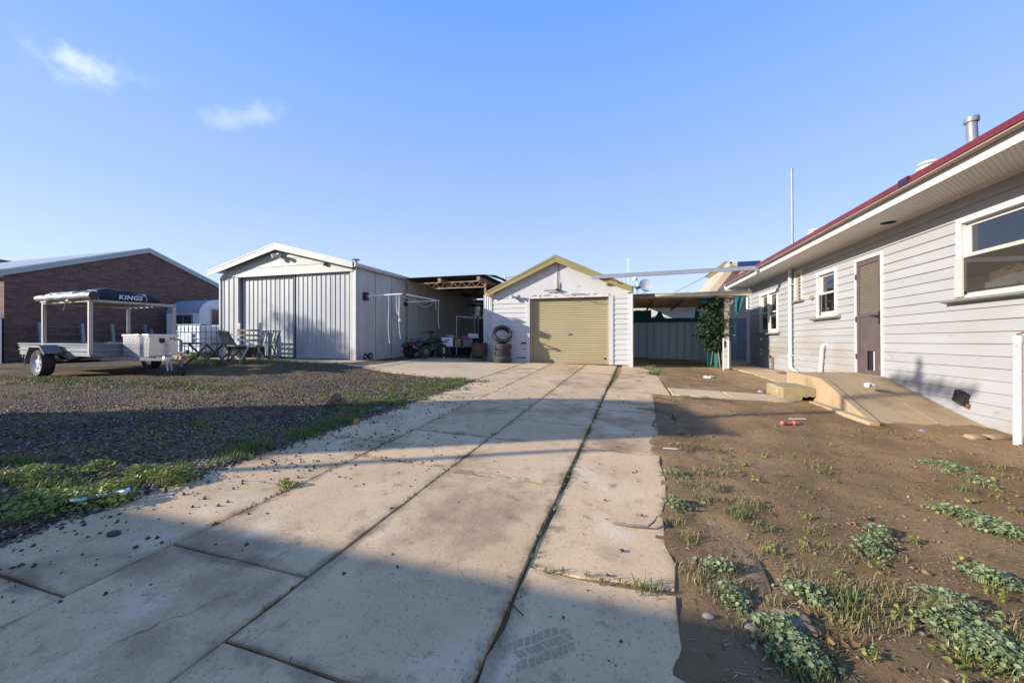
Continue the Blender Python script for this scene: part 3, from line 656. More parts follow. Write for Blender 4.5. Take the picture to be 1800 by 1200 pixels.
# ------------------------------------------------------------------ white garage
gw = mat('white_board_paint', (.53, .525, .515), (.48, .475, .455), 2.5, .5, bump=.1, bscale=30, vary=.025, stretch=(.4, 1, 1), stain=((.50, .43, .34), 2.2, .62, .76, .5))
olive = mat('olive_metal', (.29, .24, .095), (.25, .205, .08), 2, .45, stain=((.30, .22, .11), 5, .62, .8, .5))
khaki = mat('khaki_metal', (.37, .31, .18), (.335, .28, .16), 1.2, .45, stain=((.34, .27, .13), 2, .6, .8, .4))
GY = 11.9
garage = thing('garage', 'white timber garage with khaki roller door and olive gable trim', 'garage', (-2.0, GY, .33))
boards(garage, -4.15, -2.97, 2.41, .33, [(-3.17, -2.98, .955, 1.005), (-3.12, -2.98, .765, .80), (-3.3, -2.98, .50, .535)], .149, gw, GY, 'x', jn=(3, 4))
boards(garage, -.28, .17, 2.49, .33, [], .153, gw, GY, 'x', jn=(3, 4))
P(MB().bx(-4.12, -2.9, GY+.03, GY+.1, .33, 2.45).bx(-.32, .15, GY+.03, GY+.1, .33, 2.45), 'wall_lining', dark, garage, w=True)
sw = MB()
gside = mat('white_side_paint', (.70, .70, .69), (.62, .61, .59), 2, .6)
P(MB().bx(.15, .20, GY+.02, 18, .3, 2.55), 'side_wall', gside, garage, w=True); P(MB().bx(-4.15, -4.10, GY+.02, 18, .3, 2.55), 'side_wall', gside, garage, w=True)
P(MB().bx(-4.1, .15, 17.95, 18, .3, 2.55), 'back_wall', gside, garage, w=True)
for x0, x1, z0, z1 in ((-4.185, -4.135, .33, 2.5), (.165, .225, .22, 2.5), (-2.98, -2.86, .34, 2.42), (-.41, -.275, .34, 2.42)):
    P(MB().bx(x0, x1, GY-.045, GY+.03, z0, z1), 'corner_trim', gw, garage, w=True, bevel=.004)
# gable: flat sheets with a cover strip, peeling along the bottom
gm = mat('gable_sheet', (.53, .525, .51), (.49, .48, .465), 2, .55, vary=.02, stain=[((.33, .24, .16), 3.6, .60, .72, .55), ((.66, .60, .56), 1.2, .55, .75, .5)])
AX, AZ = -2.0, 3.66; sl = (AZ-2.60)/2.24
P(MB().ext([(-4.13, GY-.012, 2.43), (AX-.012, GY-.012, 2.43), (AX-.012, GY-.012, AZ-.05), (-4.13, GY-.012, 2.55)], (0, .012, 0)), 'gable_sheet', gm, garage, w=True)
P(MB().ext([(AX+.012, GY-.012, 2.43), (.18, GY-.012, 2.43), (.18, GY-.012, 2.55), (AX+.012, GY-.012, AZ-.05)], (0, .012, 0)), 'gable_sheet', gm, garage, w=True)
P(MB().bx(AX-.022, AX+.022, GY-.026, GY-.004, 2.62, AZ-.1), 'cover_strip', gw, garage, w=True)
P(MB().bx(-2.86, -.41, GY-.03, GY+.05, 2.40, 2.50), 'lintel', mat('peeling_white_timber', (.60, .58, .55), (.52, .49, .45), 4, .7, bump=.3, stretch=(1, 1, 2.5), stain=((.26, .15, .085), 5, .58, .66, .85)), garage, w=True, bevel=.004)
pl = MB()
for i in range(26):
    x = random.choice([random.uniform(-2.8, -2.2), random.uniform(-1.6, -.8)]); pl.bar((x, GY-.035, 2.49+random.uniform(-.02, .02)), (x+random.uniform(.03, .1), GY-.05, 2.50+random.uniform(-.01, .035)), .02, .003)
P(pl, 'peeling_paint', mat('paint_flake', (.62, .56, .50), (.4, .3, .22), 20), garage, w=True, kind='stuff')
for sg in (-1, 1):
    x0, z0 = AX+sg*2.26, 2.59; o = .2
    P(MB().ext([(x0, GY-o, z0-.10), (AX, GY-o, AZ-.16), (AX, GY-o, AZ+.035), (x0, GY-o, z0+.07)], (0, .02, 0)), 'barge_board', olive, garage, w=True)
    P(MB().ext([(x0, GY-o-.012, z0+.03), (AX, GY-o-.012, AZ-.01), (AX, GY-o-.012, AZ+.05), (x0, GY-o-.012, z0+.085)], (0, .05, 0)), 'roof_capping', olive, garage, w=True)
    d = Vector((sg*2.3, 0, z0-AZ)).normalized()
    P(MB().sheet((AX, GY-.21, AZ+.045), (0, 1, 0), 6.3, d, 2.54, (0, 0, 1), 'corr', .076, .016), 'roof', olive, garage, w=True)
    P(MB().ext([(x0+sg*.0, GY-.15, z0-.09), (x0-sg*.16, GY-.15, z0-.09), (x0-sg*.16, GY-.15, z0), (x0, GY-.15, z0)], (0, 6.2, 0)), 'eave_lining', gside, garage, w=True)
    P(MB().tube([(x0-sg*.0, GY-.16, z0+.0), (x0, 18, z0-.0)], .045, 10), 'gutter', wpaint, garage, w=True)
P(MB().tube([(.26, GY-.08, 2.5), (.262, GY-.08, .22)], .035, 10), 'downpipe', gside, garage, w=True)
# roller door: one ribbed curtain, guides, bottom rail and lock
RX0, RX1 = -2.86, -.41
cu = MB(); vsx = [RX0+.02, RX1-.02]; zs = []; z = .37
while z < 2.43:
    for dz, dd in ((0, 0), (.030, 0), (.038, .016), (.052, .016), (.060, 0)): zs.append((z+dz, dd))
    z += .0735
cu.v = [(x, GY+.115-dd, zz) for zz, dd in zs for x in vsx]; cu.f = [(2*i, 2*i+1, 2*i+3, 2*i+2) for i in range(len(zs)-1)]
rd = P(cu, 'roller_door', khaki, garage, w=True, smooth=False)
P(MB().bx(RX0+.02, RX1-.02, GY+.08, GY+.13, .345, .39), 'bottom_rail', khaki, rd, w=True, bevel=.004)
P(MB().lathe([(.0, 0), (.045, 0), (.05, .01), (.04, .018), (.0, .02)], 16, Matrix.Translation((-1.62, GY+.1, 1.27)) @ Matrix.Rotation(R(90), 4, 'X')).bx(-1.67, -1.57, GY+.06, GY+.075, 1.262, 1.28), 'lock_handle', mat('dull_chrome', (.35, .34, .32), None, 4, .35, .7), rd, w=True)
P(MB().bx(-.56, -.50, GY+.08, GY+.1, .50, .54), 'latch', mat('dark_bronze', (1, 1, 1)), rd, w=True)
for x in (RX0, RX1-.06): P(MB().bx(x, x+.06, GY+.05, GY+.14, .34, 2.45), 'door_guide', khaki, garage, w=True)
P(MB().bx(RX0, RX1, GY+.05, GY+.14, 2.38, 2.50), 'head_box', dark, garage, w=True)
P(MB().bx(RX0, RX1, GY+.14, GY+.2, .34, 2.45), 'door_backing', dark, garage, w=True)
P(MB().bx(-.02, .2, GY+.0, GY+.06, .15, .335), 'footing', conc2, garage, w=True)
# twin flood lamp over the door and the loose cable with a bracket under the gable
fl = P(MB().bx(-3.34, -3.26, GY-.07, GY-.03, 2.40, 2.48), 'flood_lamp', wpaint, garage, w=True)
for dx in (-.1, .08):
    P(MB().tube([(-3.3, GY-.06, 2.44), (-3.3+dx, GY-.12, 2.47), (-3.3+dx*1.5, GY-.2, 2.46)], [.02, .045, .06], 10), 'lamp_head', galv, fl, w=True)
wire = mat('dark_cable', (.05, .045, .04), None, 5, .6)
cb = MB(); pts = []
cb.tube([(AX+.06, GY-.03, 3.48), (AX+.065, GY-.035, 2.85), (AX+.05, GY-.035, 2.72)], .006, 5)
cb.tube([(AX+.05, GY-.04, 2.62), (AX+.14, GY-.09, 2.55), (AX+.26, GY-.1, 2.50), (AX+.3, GY-.1, 2.41), (AX+.34, GY-.1, 2.47), (AX+.6, GY-.08, 2.53), (AX+.95, GY-.06, 2.47)], .006, 5)
cb.tube([(AX+.9, GY-.06, 2.42), (AX+1.0, GY+.04, 2.28), (AX+1.25, GY+.05, 2.22), (AX+1.55, GY+.04, 2.19), (AX+1.64, GY+.03, 2.24), (AX+1.52, GY+.03, 2.34), (AX+1.42, GY-.04, 2.41)], .006, 5)
P(cb, 'cable', wire, garage, w=True)
P(MB().bx(AX-.38, AX+.16, GY-.11, GY-.085, 2.625, 2.65).bx(AX-.02, AX+.09, GY-.12, GY-.02, 2.64, 2.68).tube([(AX+.06, GY-.05, 2.9), (AX+.06, GY-.05, 2.66)], .014, 8), 'cable_bracket', mat('dark_bronze', (1, 1, 1)), garage, w=True)
# white corrugated sheet that closes the gap between garage and carport
one(MB().sheet((-4.47, GY+.06, .38), (1, 0, 0), .30, (0, 0, 1), 2.2, (0, -1, 0), 'corr', .076, .018), 'corrugated_sheet', gw, 'narrow upright white corrugated sheet at the left edge of the white garage', 'metal sheet')

# ------------------------------------------------------------------ grey tin shed
zinc = mat('pale_zinc', (.40, .405, .40), (.32, .325, .325), 2.5, .55, .1, vary=.04, stretch=(1, 1, .25), bump=.12, bscale=14, stain=[((.30, .315, .33), 3, .52, .7, .5), ((.62, .62, .61), 5, .6, .76, .5)])
zincd = mat('dull_zinc', (.50, .49, .47), (.38, .375, .365), 3.2, .55, .1, vary=.05, stretch=(1, 1, .2), bump=.1, bscale=12, stain=((.46, .44, .41), 2.2, .55, .75, .5))
creamp = mat('cream_trim_paint', (.55, .54, .48), (.48, .465, .41), 3, .55, vary=.02, stain=((.36, .31, .22), 4, .62, .78, .5))
gabp = mat('pale_green_board', (.46, .47, .41), (.41, .42, .37), 3, .55, vary=.03, stretch=(.3, 1, 1))
FY = 9.4
shed = thing('tin_shed', 'large grey corrugated tin shed with two sliding sheet doors and cream gable', 'shed', (-10.1, FY, .5))
SX0, SX1 = -12.76, -7.47; SA, SZ = -10.24, 4.02
P(MB().sheet((-12.72, FY, .52), (1, 0, 0), .64, (0, 0, 1), 2.62, (0, -1, 0), 'trap', .21, .018), 'cladding_sheet', zinc, shed, w=True, smooth=False)
def sdoor(x0, x1, y, z0, z1, n):
    d = None
    for i in range(n):
        a = x0+(x1-x0)*i/n; b = x0+(x1-x0)*(i+1)/n
        mb = MB().sheet((a, y-.004*(i % 2), z0+random.uniform(-.01, .01)), (1, 0, 0), b-a, (0, 0, 1), z1-z0, (0, -1, 0), 'trap', (b-a)/4, .016)
        if d is None: d = P(mb, 'sliding_door', zinc, shed, w=True, smooth=False)
        else: P(mb, 'door_sheet', zinc, d, w=True, smooth=False)
    P(MB().bx(x0+.01, x1-.01, y+.01, y+.05, z1-.14, z1-.06).bx(x0+.01, x1-.01, y+.01, y+.05, z0+.1, z0+.18), 'door_rail', zincd, d, w=True)
    return d
sdoor(-11.93, -9.78, FY+.10, .57, 3.10, 3); sdoor(-9.70, -7.66, FY+.05, .535, 3.12, 3)
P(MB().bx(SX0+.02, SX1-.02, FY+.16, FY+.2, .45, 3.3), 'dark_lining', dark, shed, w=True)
P(MB().bx(-9.775, -9.735, FY+.03, FY+.09, .56, 3.1), 'door_edge', mat('dark_grey_steel', (.13, .135, .14), None, 3, .6), shed, w=True)
P(MB().bx(-12.06, -11.99, FY-.01, FY+.12, .52, 3.13), 'door_jamb', zinc, shed, w=True)
P(MB().bx(-7.66, -7.54, FY-.02, FY+.1, .50, 3.16), 'corner_trim', creamp, shed, w=True); P(MB().bx(-7.535, -7.46, FY-.03, FY+.05, .48, 3.20), 'corner_flashing', wpaint, shed, w=True)
P(MB().bx(SX0-.03, SX0+.03, FY-.03, FY+.05, .48, 3.12), 'corner_flashing', zinc, shed, w=True)
# gable boards, two runs either side of a joint
z = 3.14
for k in range(4):
    zb = z+k*.235; zt = min(zb+.232, SZ-.09)
    for a, b in ((-12.75, SA+.07), (SA+.078, -7.54)):
        lim = lambda zz: (SZ-.08-zz)/.266
        xa, xb = max(a, SA-lim(zb)), min(b, SA+lim(zb)); ta, tb = max(a, SA-lim(zt)), min(b, SA+lim(zt))
        if xb-xa < .1: continue
        ta, tb = min(ta, xb), max(tb, xa)
        f = FY-.02
        P(MB().add([(xa, f-.014, zb), (xb, f-.014, zb), (tb, f-.001, zt), (ta, f-.001, zt), (xa, f+.03, zb), (xb, f+.03, zb), (tb, f+.03, zt), (ta, f+.03, zt)], [(0,1,2,3),(4,7,6,5),(0,4,5,1),(1,5,6,2),(2,6,7,3),(3,7,4,0)]), 'gable_board', gabp, shed, w=True, smooth=False)
P(MB().bx(-12.05, -7.55, FY-.05, FY-.005, 3.10, 3.145), 'door_track', creamp, shed, w=True)
for sg, xe in ((-1, -13.06), (1, -7.42)):
    o = .22; ze = 3.27
    P(MB().ext([(xe, FY-o, ze-.11), (SA, FY-o, SZ-.16), (SA, FY-o, SZ+.03), (xe, FY-o, ze+.045)], (0, .025, 0)), 'barge_board', creamp, shed, w=True)
    P(MB().ext([(xe, FY-o-.01, ze+.03), (SA, FY-o-.01, SZ+.015), (SA, FY-o-.01, SZ+.05), (xe, FY-o-.01, ze+.065)], (0, .05, 0)), 'roof_capping', zincd, shed, w=True)
    d = Vector((xe-SA, 0, ze-SZ)).normalized(); ln = (Vector((xe-SA, 0, ze-SZ))).length
    P(MB().sheet((SA, FY-o, SZ+.045), (0, 1, 0), 2.9 if sg > 0 else 7, d, ln, (0, 0, 1), 'corr', .076, .016), 'roof', zinc, shed, w=True)
P(MB().sheet((SA, FY+2.68, SZ+.045), (0, 1, 0), 4.1, (.94, 0, -.32), 2.9, (0, 0, 1), 'corr', .076, .016), 'roof', zinc, shed, w=True)
for i in range(3):
    a = FY+.02+i*.87; P(MB().sheet((SX1, a, .46), (0, 1, 0), .91, (0, 0, 1), 2.80, (1, 0, 0), 'corr', .105, .02), 'side_sheet', zincd, shed, w=True)
P(MB().ext([(-7.46, FY-.2, 3.20), (-7.34, FY-.2, 3.20), (-7.33, FY-.2, 3.30), (-7.36, FY-.2, 3.30), (-7.37, FY-.2, 3.225), (-7.46, FY-.2, 3.225)], (0, 2.9, 0)), 'gutter', galv, shed, w=True, smooth=False)
P(MB().bx(SX0, SX0+.03, FY+.05, FY+7, .45, 3.2), 'side_wall', zincd, shed, w=True); P(MB().bx(SX0, SX1, FY+6.9, FY+7, .45, 3.2), 'back_wall', zincd, shed, w=True)
P(MB().lathe([(.05, 0), (.05, .1), (.13, .12), (.05, .16), (0, .17)], 12, Matrix.Translation((-7.56, FY+.1, 3.33))), 'roof_vent', zincd, shed, w=True)
lp = P(MB().bx(SA-.03, SA+.07, FY-.14, FY-.03, 3.66, 3.76), 'gable_lamp', wpaint, shed, w=True)
for dx in (-.06, .12): P(MB().tube([(SA+.02, FY-.1, 3.72), (SA+dx, FY-.18, 3.69), (SA+dx*1.6, FY-.24, 3.66)], [.02, .05, .06], 10), 'lamp_head', wpaint, lp, w=True)
P(MB().ball((-8.52, FY-.07, 3.345), (.07, .05, .05), 10, 6), 'sensor_lamp', mat('olive_plastic', (.16, .16, .10), None, 4, .6), shed, w=True)
# small trolley wheels parked against the shed side
tw = thing('trolley', 'small black wheeled trolley base lying against the corrugated side of the shed', 'trolley', (-7.2, 9.56, G(-7.2, 9.56)+.02), R(92))
rub = mat('black_rubber', (.022, .022, .023), (.04, .038, .036), 12, .75, bump=.2, bscale=40)
for x in (-.13, .13):
    wl = P(MB().lathe([(.05, -.025), (.10, -.025), (.105, 0), (.10, .025), (.05, .025)], 16, Matrix.Translation((x, 0, .105)) @ Matrix.Rotation(R(90), 4, 'X'), True), 'wheel', rub, tw)
    P(MB().lathe([(0, -.02), (.055, -.02), (.055, .02), (0, .02)], 12, Matrix.Translation((x, 0, .105)) @ Matrix.Rotation(R(90), 4, 'X')), 'hub', galv, wl)
P(MB().bx(-.16, .16, .04, .09, .09, .13), 'axle_bar', rub, tw)

# fold-down clothes line on the shed side
cl = thing('clothes_line', 'white folding wall clothes line with dangling loose cords on the shed side', 'clothes line', (-7.44, 9.75, 2.4))
whs = mat('white_tube', (.80, .80, .78), (.72, .72, .70), 5, .35)
for y in (0, 2.2): P(MB().bx(-.01, .09, y-.07, y+.07, -.12, .12), 'wall_bracket', mat('black_plastic', (1, 1, 1)), cl, bevel=.01)
P(MB().tube([(.06, 0, .0), (1.0, .02, .03), (1.32, .03, .03)], .02, 8), 'arm', whs, cl); P(MB().tube([(.06, 2.2, 0), (1.32, 2.2, .03)], .02, 8), 'arm', whs, cl)
P(MB().tube([(1.32, -.02, .03), (1.32, 2.27, .03)], .022, 8), 'front_bar', whs, cl)
P(MB().bx(1.28, 1.36, -.04, .05, -.0, .06), 'corner_joint', mat('black_plastic', (1, 1, 1)), cl)
cord = mat('white_cord', (.66, .65, .62), None, 5, .8)
for x in (.3, .55, .8, 1.05): P(MB().tube([(x, .02, .02), (x, 1.1, -.06), (x, 2.2, .02)], .005, 5), 'line', cord, cl)
for x, y, ln, sw_ in ((.80, .03, 1.42, .03), (1.05, .05, .55, 0), (1.12, .05, .72, .02), (1.13, .09, 1.28, .03), (.25, .02, .1, .02), (1.26, 2.1, .30, 0), (1.31, 2.2, .95, .02)):
    n = 6; P(MB().tube([(x+.02*math.sin(i*1.3)*sw_*20, y, .02-ln*i/n) for i in range(n)]+[(x+.02, y+.03, .02-ln)], .010, 6), 'cord', cord, cl)
P(MB().tube([(1.3, .5, .02), (1.3, .9, -.2), (1.28, 1.3, -.26), (1.28, 1.7, -.16), (1.3, 2.0, .02)], .007, 5), 'cord', cord, cl)
P(MB().ball((1.13, .06, -.55), (.035, .035, .04), 8, 6).ball((1.13, .1, -.73), (.04, .04, .05), 8, 6), 'cord_knot', cord, cl)

# ------------------------------------------------------------------ carport between shed and garage
cp = thing('carport', 'dark open carport with brown tin roof and rusty truss between the sheds', 'carport', (-5.9, 12, .45))
rustp = mat('rusty_red_steel', (.26, .13, .09), (.40, .27, .20), 6, .7)
brt = mat('brown_tin', (.085, .07, .055), (.055, .048, .042), 2, .6, .2)
for i in range(8):
    a = FY+2.62+i*.86; P(MB().sheet((SX1-.005, a, .42), (0, 1, 0), .91, (0, 0, 1), 2.80, (1, 0, 0), 'corr', .105, .02), 'side_sheet', zincd, cp, w=True)
P(MB().sheet((-7.6, 11.85, 3.24), (1, 0, 0), 3.2, (0, 1, -.008), 7, (0, 0, 1), 'corr', .076, .018), 'roof_sheet', brt, cp, w=True)
P(MB().add([(-4.40, 11.85, 3.24), (-4.05, 11.95, 3.22), (-3.85, 12.3, 3.14), (-3.75, 18.8, 3.08), (-4.4, 18.85, 3.18), (-4.2, 13, 3.23)], [(0, 1, 2, 5), (2, 3, 4, 5)]), 'roof_sheet', brt, cp, w=True)
tim = mat('weathered_timber', (.33, .25, .17), (.22, .16, .11), 5, .8, bump=.3, bscale=30, vary=.08)
for y in (13.6, 15.3, 17): P(MB().bar((-7.4, y, 3.12), (-4.2, y, 3.12), .06, .14), 'purlin', tim, cp, w=True)
for x in (-6.05, -4.62): P(MB().bar((x, 11.86, 3.13), (x, 18.6, 3.10), .11, .12), 'rafter', tim, cp, w=True)
tr = MB(); za, zb, y = 3.06, 2.86, 12.02
tr.bar((-6.9, y, za), (-4.45, y, za), .028).bar((-6.35, y, zb), (-4.45, y, zb), .032)
k = 0; x = -6.75
while x < -4.6:
    tr.bar((x, y, zb if x > -6.5 else (za+zb)/2), (x+.16, y, za), .012).bar((x+.16, y, za), (x+.33, y, zb), .012); x += .33
P(tr, 'truss', rustp, cp, w=True)
P(MB().bar((-4.44, 12.05, .4), (-4.44, 12.05, 3.12), .06), 'post', rustp, cp, w=True)
P(MB().sheet((-7.45, 18.66, .4), (1, 0, 0), 4.2, (0, 0, 1), 1.75, (0, -1, 0), 'trap', .2, .025), 'back_sheet', mat('slate_sheet', (.13, .155, .19), (.10, .12, .15), 3, .5), cp, w=True)
P(MB().bar((-7.4, 18.55, 2.12), (-4.2, 18.55, 2.12), .07), 'back_rail', mat('dark_grey_steel', (1, 1, 1)), cp, w=True)
P(MB().bar((-7.4, 18.5, 3.0), (-4.2, 18.5, 3.0), .08, .16), 'back_rail', tim, cp, w=True)
P(MB().sheet((-7.4, 18.75, 2.16), (1, 0, 0), 4.2, (0, 0, 1), .8, (0, -1, 0), 'corr', .076, .016), 'green_sheet', mat('pale_green_fibreglass', (.42, .52, .44), None, 2, .5), cp, w=True)
P(MB().bx(-7.46, -7.42, 12.02, 12.06, .42, 3.1), 'edge_post', tim, cp, w=True)
ant = thing('tv_antenna', 'television antenna on a short mast above the carport roof', 'antenna', (-5.9, 18.9, 3.0))
P(MB().tube([(0, 0, 0), (0, 0, 1.35)], .02, 8), 'mast', galv, ant)
P(MB().bar((-.1, 0, 1.22), (.75, .05, 1.30), .025), 'boom', galv, ant)
for i in range(7): P(MB().tube([(-.02+i*.11, -.22, 1.23+i*.01), (-.02+i*.11, .25, 1.23+i*.01)], .007, 5), 'element', galv, ant)
P(MB().tube([(.08, 0, 1.0), (.08, 0, 1.2), (.16, 0, 1.12), (.02, 0, 1.06)], .01, 5), 'dipole', galv, ant)

# ------------------------------------------------------------------ pergola, fence and the neighbours behind it
pg = thing('pergola', 'low open pergola with cream edge beam and green shade cloth between garage and house', 'pergola', (1.9, 12.6, .25))
beamc = mat('cream_beam', (.60, .56, .42), (.52, .48, .36), 3, .6)
P(MB().bar((.95, 12.55, 2.47), (3.6, 12.62, 2.47), .06, .13), 'edge_beam', beamc, pg, w=True)
P(MB().bar((.27, 12.56, 2.42), (3.5, 12.66, 2.37), .05, .06), 'front_rail', tim, pg, w=True)
P(MB().sheet((.3, 12.5, 2.50), (1, 0, 0), 3.2, (0, 1, -.03), 3.9, (0, 0, 1), 'corr', .076, .016), 'roof_sheet', mat('cream_tin', (.50, .47, .38), (.42, .40, .33), 2, .55), pg, w=True)
for y in (13.1, 13.9, 14.7, 15.5): P(MB().bar((.3, y, 2.42-.03*(y-12.5)), (3.45, y, 2.42-.03*(y-12.5)), .05, .09), 'purlin', tim, pg, w=True)
for x in (.9, 1.8, 2.7): P(MB().bar((x, 12.6, 2.33), (x, 16, 2.24), .045, .07), 'rafter', mat('dark_timber', (.10, .085, .06), (.07, .06, .045), 5, .8), pg, w=True)
P(MB().bar((2.98, 12.75, .2), (2.98, 12.75, 2.42), .12), 'post', mat('grey_timber_post', (.36, .30, .23), (.27, .22, .165), 4, .85, bump=.4, bscale=20, stretch=(1, 1, .15)), pg, w=True)
P(MB().bar((3.05, 12.72, 2.1), (3.2, 12.72, 2.38), .06), 'brace', tim, pg, w=True)
teal = mat('teal_shade_cloth', (.02, .115, .115), (.012, .08, .085), 14, .9, bump=.3)
def cloth(name, pts, n, parent, m=teal, sag=.04):
    """hanging cloth: top row to bottom row of points, wavy"""
    mb = MB(); (a, b, c, d) = [Vector(p) for p in pts]; nv = 5
    for j in range(nv+1):
        for i in range(n+1):
            u = i/n; v = j/nv; p = (a*(1-u)+b*u)*(1-v)+(d*(1-u)+c*u)*v; nn = (b-a).cross(d-a).normalized()
            p = p+nn*sag*math.sin(i*1.7+j*.3)*(.3+v); p.z += random.uniform(-.01, .01)-(.03*abs(math.sin(i*.9)) if j == nv else 0)
            mb.v.append(tuple(p))
    mb.f = [(j*(n+1)+i, j*(n+1)+i+1, (j+1)*(n+1)+i+1, (j+1)*(n+1)+i) for j in range(nv) for i in range(n)]
    return P(mb, name, m, parent, w=True)
cloth('shade_cloth', [(3.12, 12.6, 2.38), (3.42, 12.62, 2.36), (3.24, 12.62, 1.88), (3.18, 12.6, 1.95)], 6, pg)
cloth('shade_cloth', [(2.15, 12.75, 2.36), (2.9, 12.78, 2.36), (2.9, 12.78, 2.22), (2.3, 12.75, 2.25)], 8, pg)
cloth('shade_cloth', [(2.5, 13.1, 1.2), (2.95, 13.05, 1.2), (2.97, 13.05, .25), (2.5, 13.1, .25)], 9, pg)
P(MB().add([(.25, 12.53, 2.515), (1.9, 12.53, 2.535), (1.9, 15.5, 2.45), (.25, 15.5, 2.44)], [(0, 1, 2, 3)]), 'blue_tarp', mat('blue_tarp', (.06, .13, .42), (.05, .10, .34), 6, .5), pg, w=True)
fence = thing('metal_fence', 'blue grey sheet metal fence at the back of the yard behind the pergola', 'fence', (2.2, 16.2, .28))
fm = mat('blue_grey_steel', (.31, .42, .50), (.26, .36, .44), 2, .5, .15, vary=.05, stretch=(1, 1, .3), stain=((.26, .29, .33), 3, .56, .75, .5))
x = .22
while x < 3.2:
    P(MB().sheet((x, 16.2-.004*random.random(), .28), (1, 0, 0), .56, (0, 0, 1), 1.48+random.uniform(-.015, .015), (0, -1, 0), 'trap', .28, .03), 'fence_sheet', fm, fence, w=True, smooth=False); x += .562
x = 3.05
while x < 5:
    P(MB().sheet((x, 16.6, .28), (1, 0, 0), .56, (0, 0, 1), 1.63, (0, -1, 0), 'trap', .28, .03), 'fence_sheet', fm, fence, w=True, smooth=False); x += .562
P(MB().bx(.2, 3.2, 16.22, 16.26, 1.70, 1.76), 'fence_rail', zincd, fence, w=True)
P(MB().bx(.2, 3.2, 16.14, 16.19, 1.755, 1.785), 'capping', mat('dark_timber', (1, 1, 1)), fence, w=True)
cloth('shade_cloth', [(.2, 16.3, 2.24), (1.1, 16.3, 2.26), (1.1, 16.3, 1.76), (.2, 16.3, 1.76)], 12, fence, sag=.02); cloth('shade_cloth', [(1.1, 16.3, 1.95), (3.0, 16.3, 1.90), (3.0, 16.3, 1.76), (1.1, 16.3, 1.76)], 12, fence, sag=.02)
cloth('shade_cloth', [(1.36, 16.28, 2.2), (1.44, 16.28, 2.2), (1.6, 16.28, 1.9), (1.22, 16.28, 1.9)], 5, fence, sag=.02); cloth('shade_cloth', [(2.72, 16.28, 2.3), (2.9, 16.28, 2.3), (2.82, 16.28, 1.88), (2.68, 16.28, 1.88)], 4, fence, sag=.02)
nb = thing('neighbour_house', 'cream boarded house beyond the back fence with ribbed roof and solar panel', 'house', (3, 20, .3))
boards(nb, -1.5, 6.5, 2.9, .3, [], .19, mat('cream_boards', (.70, .68, .62), (.62, .60, .55), 2, .6, vary=.03), 20, 'x')
P(MB().bx(-1.5, 6.5, 20.02, 24, .2, 2.9), 'wall', creamp, nb, w=True)
P(MB().sheet((-.1, 18.6, 3.02), (1, 0, 0), 6.2, (0, 1, .13), 5, (0, 0, 1), 'corr', .10, .03), 'roof', mat('cream_roof_tin', (.56, .54, .44), (.47, .45, .37), 1.5, .5), nb, w=True)
P(MB().bx(-.1, 6.1, 18.58, 18.6, 2.9, 3.02), 'fascia_board', beamc, nb, w=True)
for i in range(3): P(MB().bx(.15+i*.85, .97+i*.85, 19.3, 20.5, 3.16, 3.19), 'blue_sheet', mat('blue_tarp', (1, 1, 1)), nb, w=True)
# its gable end that shows beside the maroon gutter
gx0, gx1, gy = 3.9, 8.5, 22.0
P(MB().ext([(gx0, gy, 3.0), (gx1, gy, 3.0), (gx1, gy, 4.6), (5.3, gy, 4.9)], (0, 5, 0)), 'gable', mat('tan_gable', (.52, .40, .27), None, 2, .7), nb, w=True)
P(MB().bar((gx0-.2, gy-.3, 2.95), (5.25, gy-.3, 5.0), .05, .2), 'barge_board', beamc, nb, w=True)
P(MB().bar((5.25, gy-.3, 5.0), (7.6, gy-.3, 3.6), .05, .2), 'barge_board', beamc, nb, w=True)
P(MB().add([(5.0, gy-.4, 5.02), (8.2, gy-.4, 3.9), (8.2, gy+5, 3.9), (5.0, gy+5, 5.02)], [(0, 1, 2, 3)]), 'roof', mat('cream_roof_tin', (1, 1, 1)), nb, w=True)
P(MB().bx(5.5, 6.5, 21.4, 21.46, 4.45, 4.92), 'solar_panel', mat('solar_blue', (.02, .04, .14), None, 2, .25), nb, w=True)
dish = thing('satellite_dish', 'grey satellite dish on the cream roof behind the pergola', 'dish', (.95, 18.8, 3.02))
Md = Matrix.Translation((.05, -.1, .52)) @ Matrix.Rotation(R(15), 4, 'Z') @ Matrix.Rotation(R(72), 4, 'X')
P(MB().lathe([(0, 0), (.11, .007), (.21, .026), (.315, .066), (.326, .072), (.315, .075), (.2, .034), (0, .007)], 30, Md), 'reflector', mat('dish_grey', (.50, .50, .49), (.46, .46, .46), 4, .5), dish)
P(MB().tube([(0, .05, 0), (0, .05, .35), (.03, -.04, .5)], .025, 8).tube([(.3, 0, .0), (.05, .0, .25)], .012, 6).tube([(-.35, -.1, .1), (.0, .0, .2)], .012, 6), 'mount', galv, dish)
P(MB().tube([(-.2, -.12, .25), (-.42, -.5, .45)], .012, 6).bx(-.47, -.39, -.56, -.48, .40, .52), 'feed_arm', galv, dish)
one(MB().tube([(0, 0, 0), (0, 0, 2.0)], .008, 6).bx(-.012, .012, -.012, .012, 1.2, 1.25), 'radio_aerial', galv, 'thin upright whip aerial rising over the roof behind the satellite dish', 'aerial', (.25, 20.3, 3.2))
pw = MB().tube([Vector((.5, 30, 3.2)).lerp(Vector((5.2, 21.7, 4.95)), i/12)+Vector((0, 0, -.25*math.sin(math.pi*i/12))) for i in range(13)], .014, 5)
one(pw, 'service_wire', wire, 'thin black service wire sagging from the neighbour gable across the sky', 'wire')
gl = thing('flood_lights', 'small pair of flood lights on a stub behind the right garage eave', 'light', (.42, 12.4, 2.2))
P(MB().tube([(-.15, 0, .3), (.0, 0, .3), (.0, 0, .75)], .012, 6), 'stub', galv, gl)
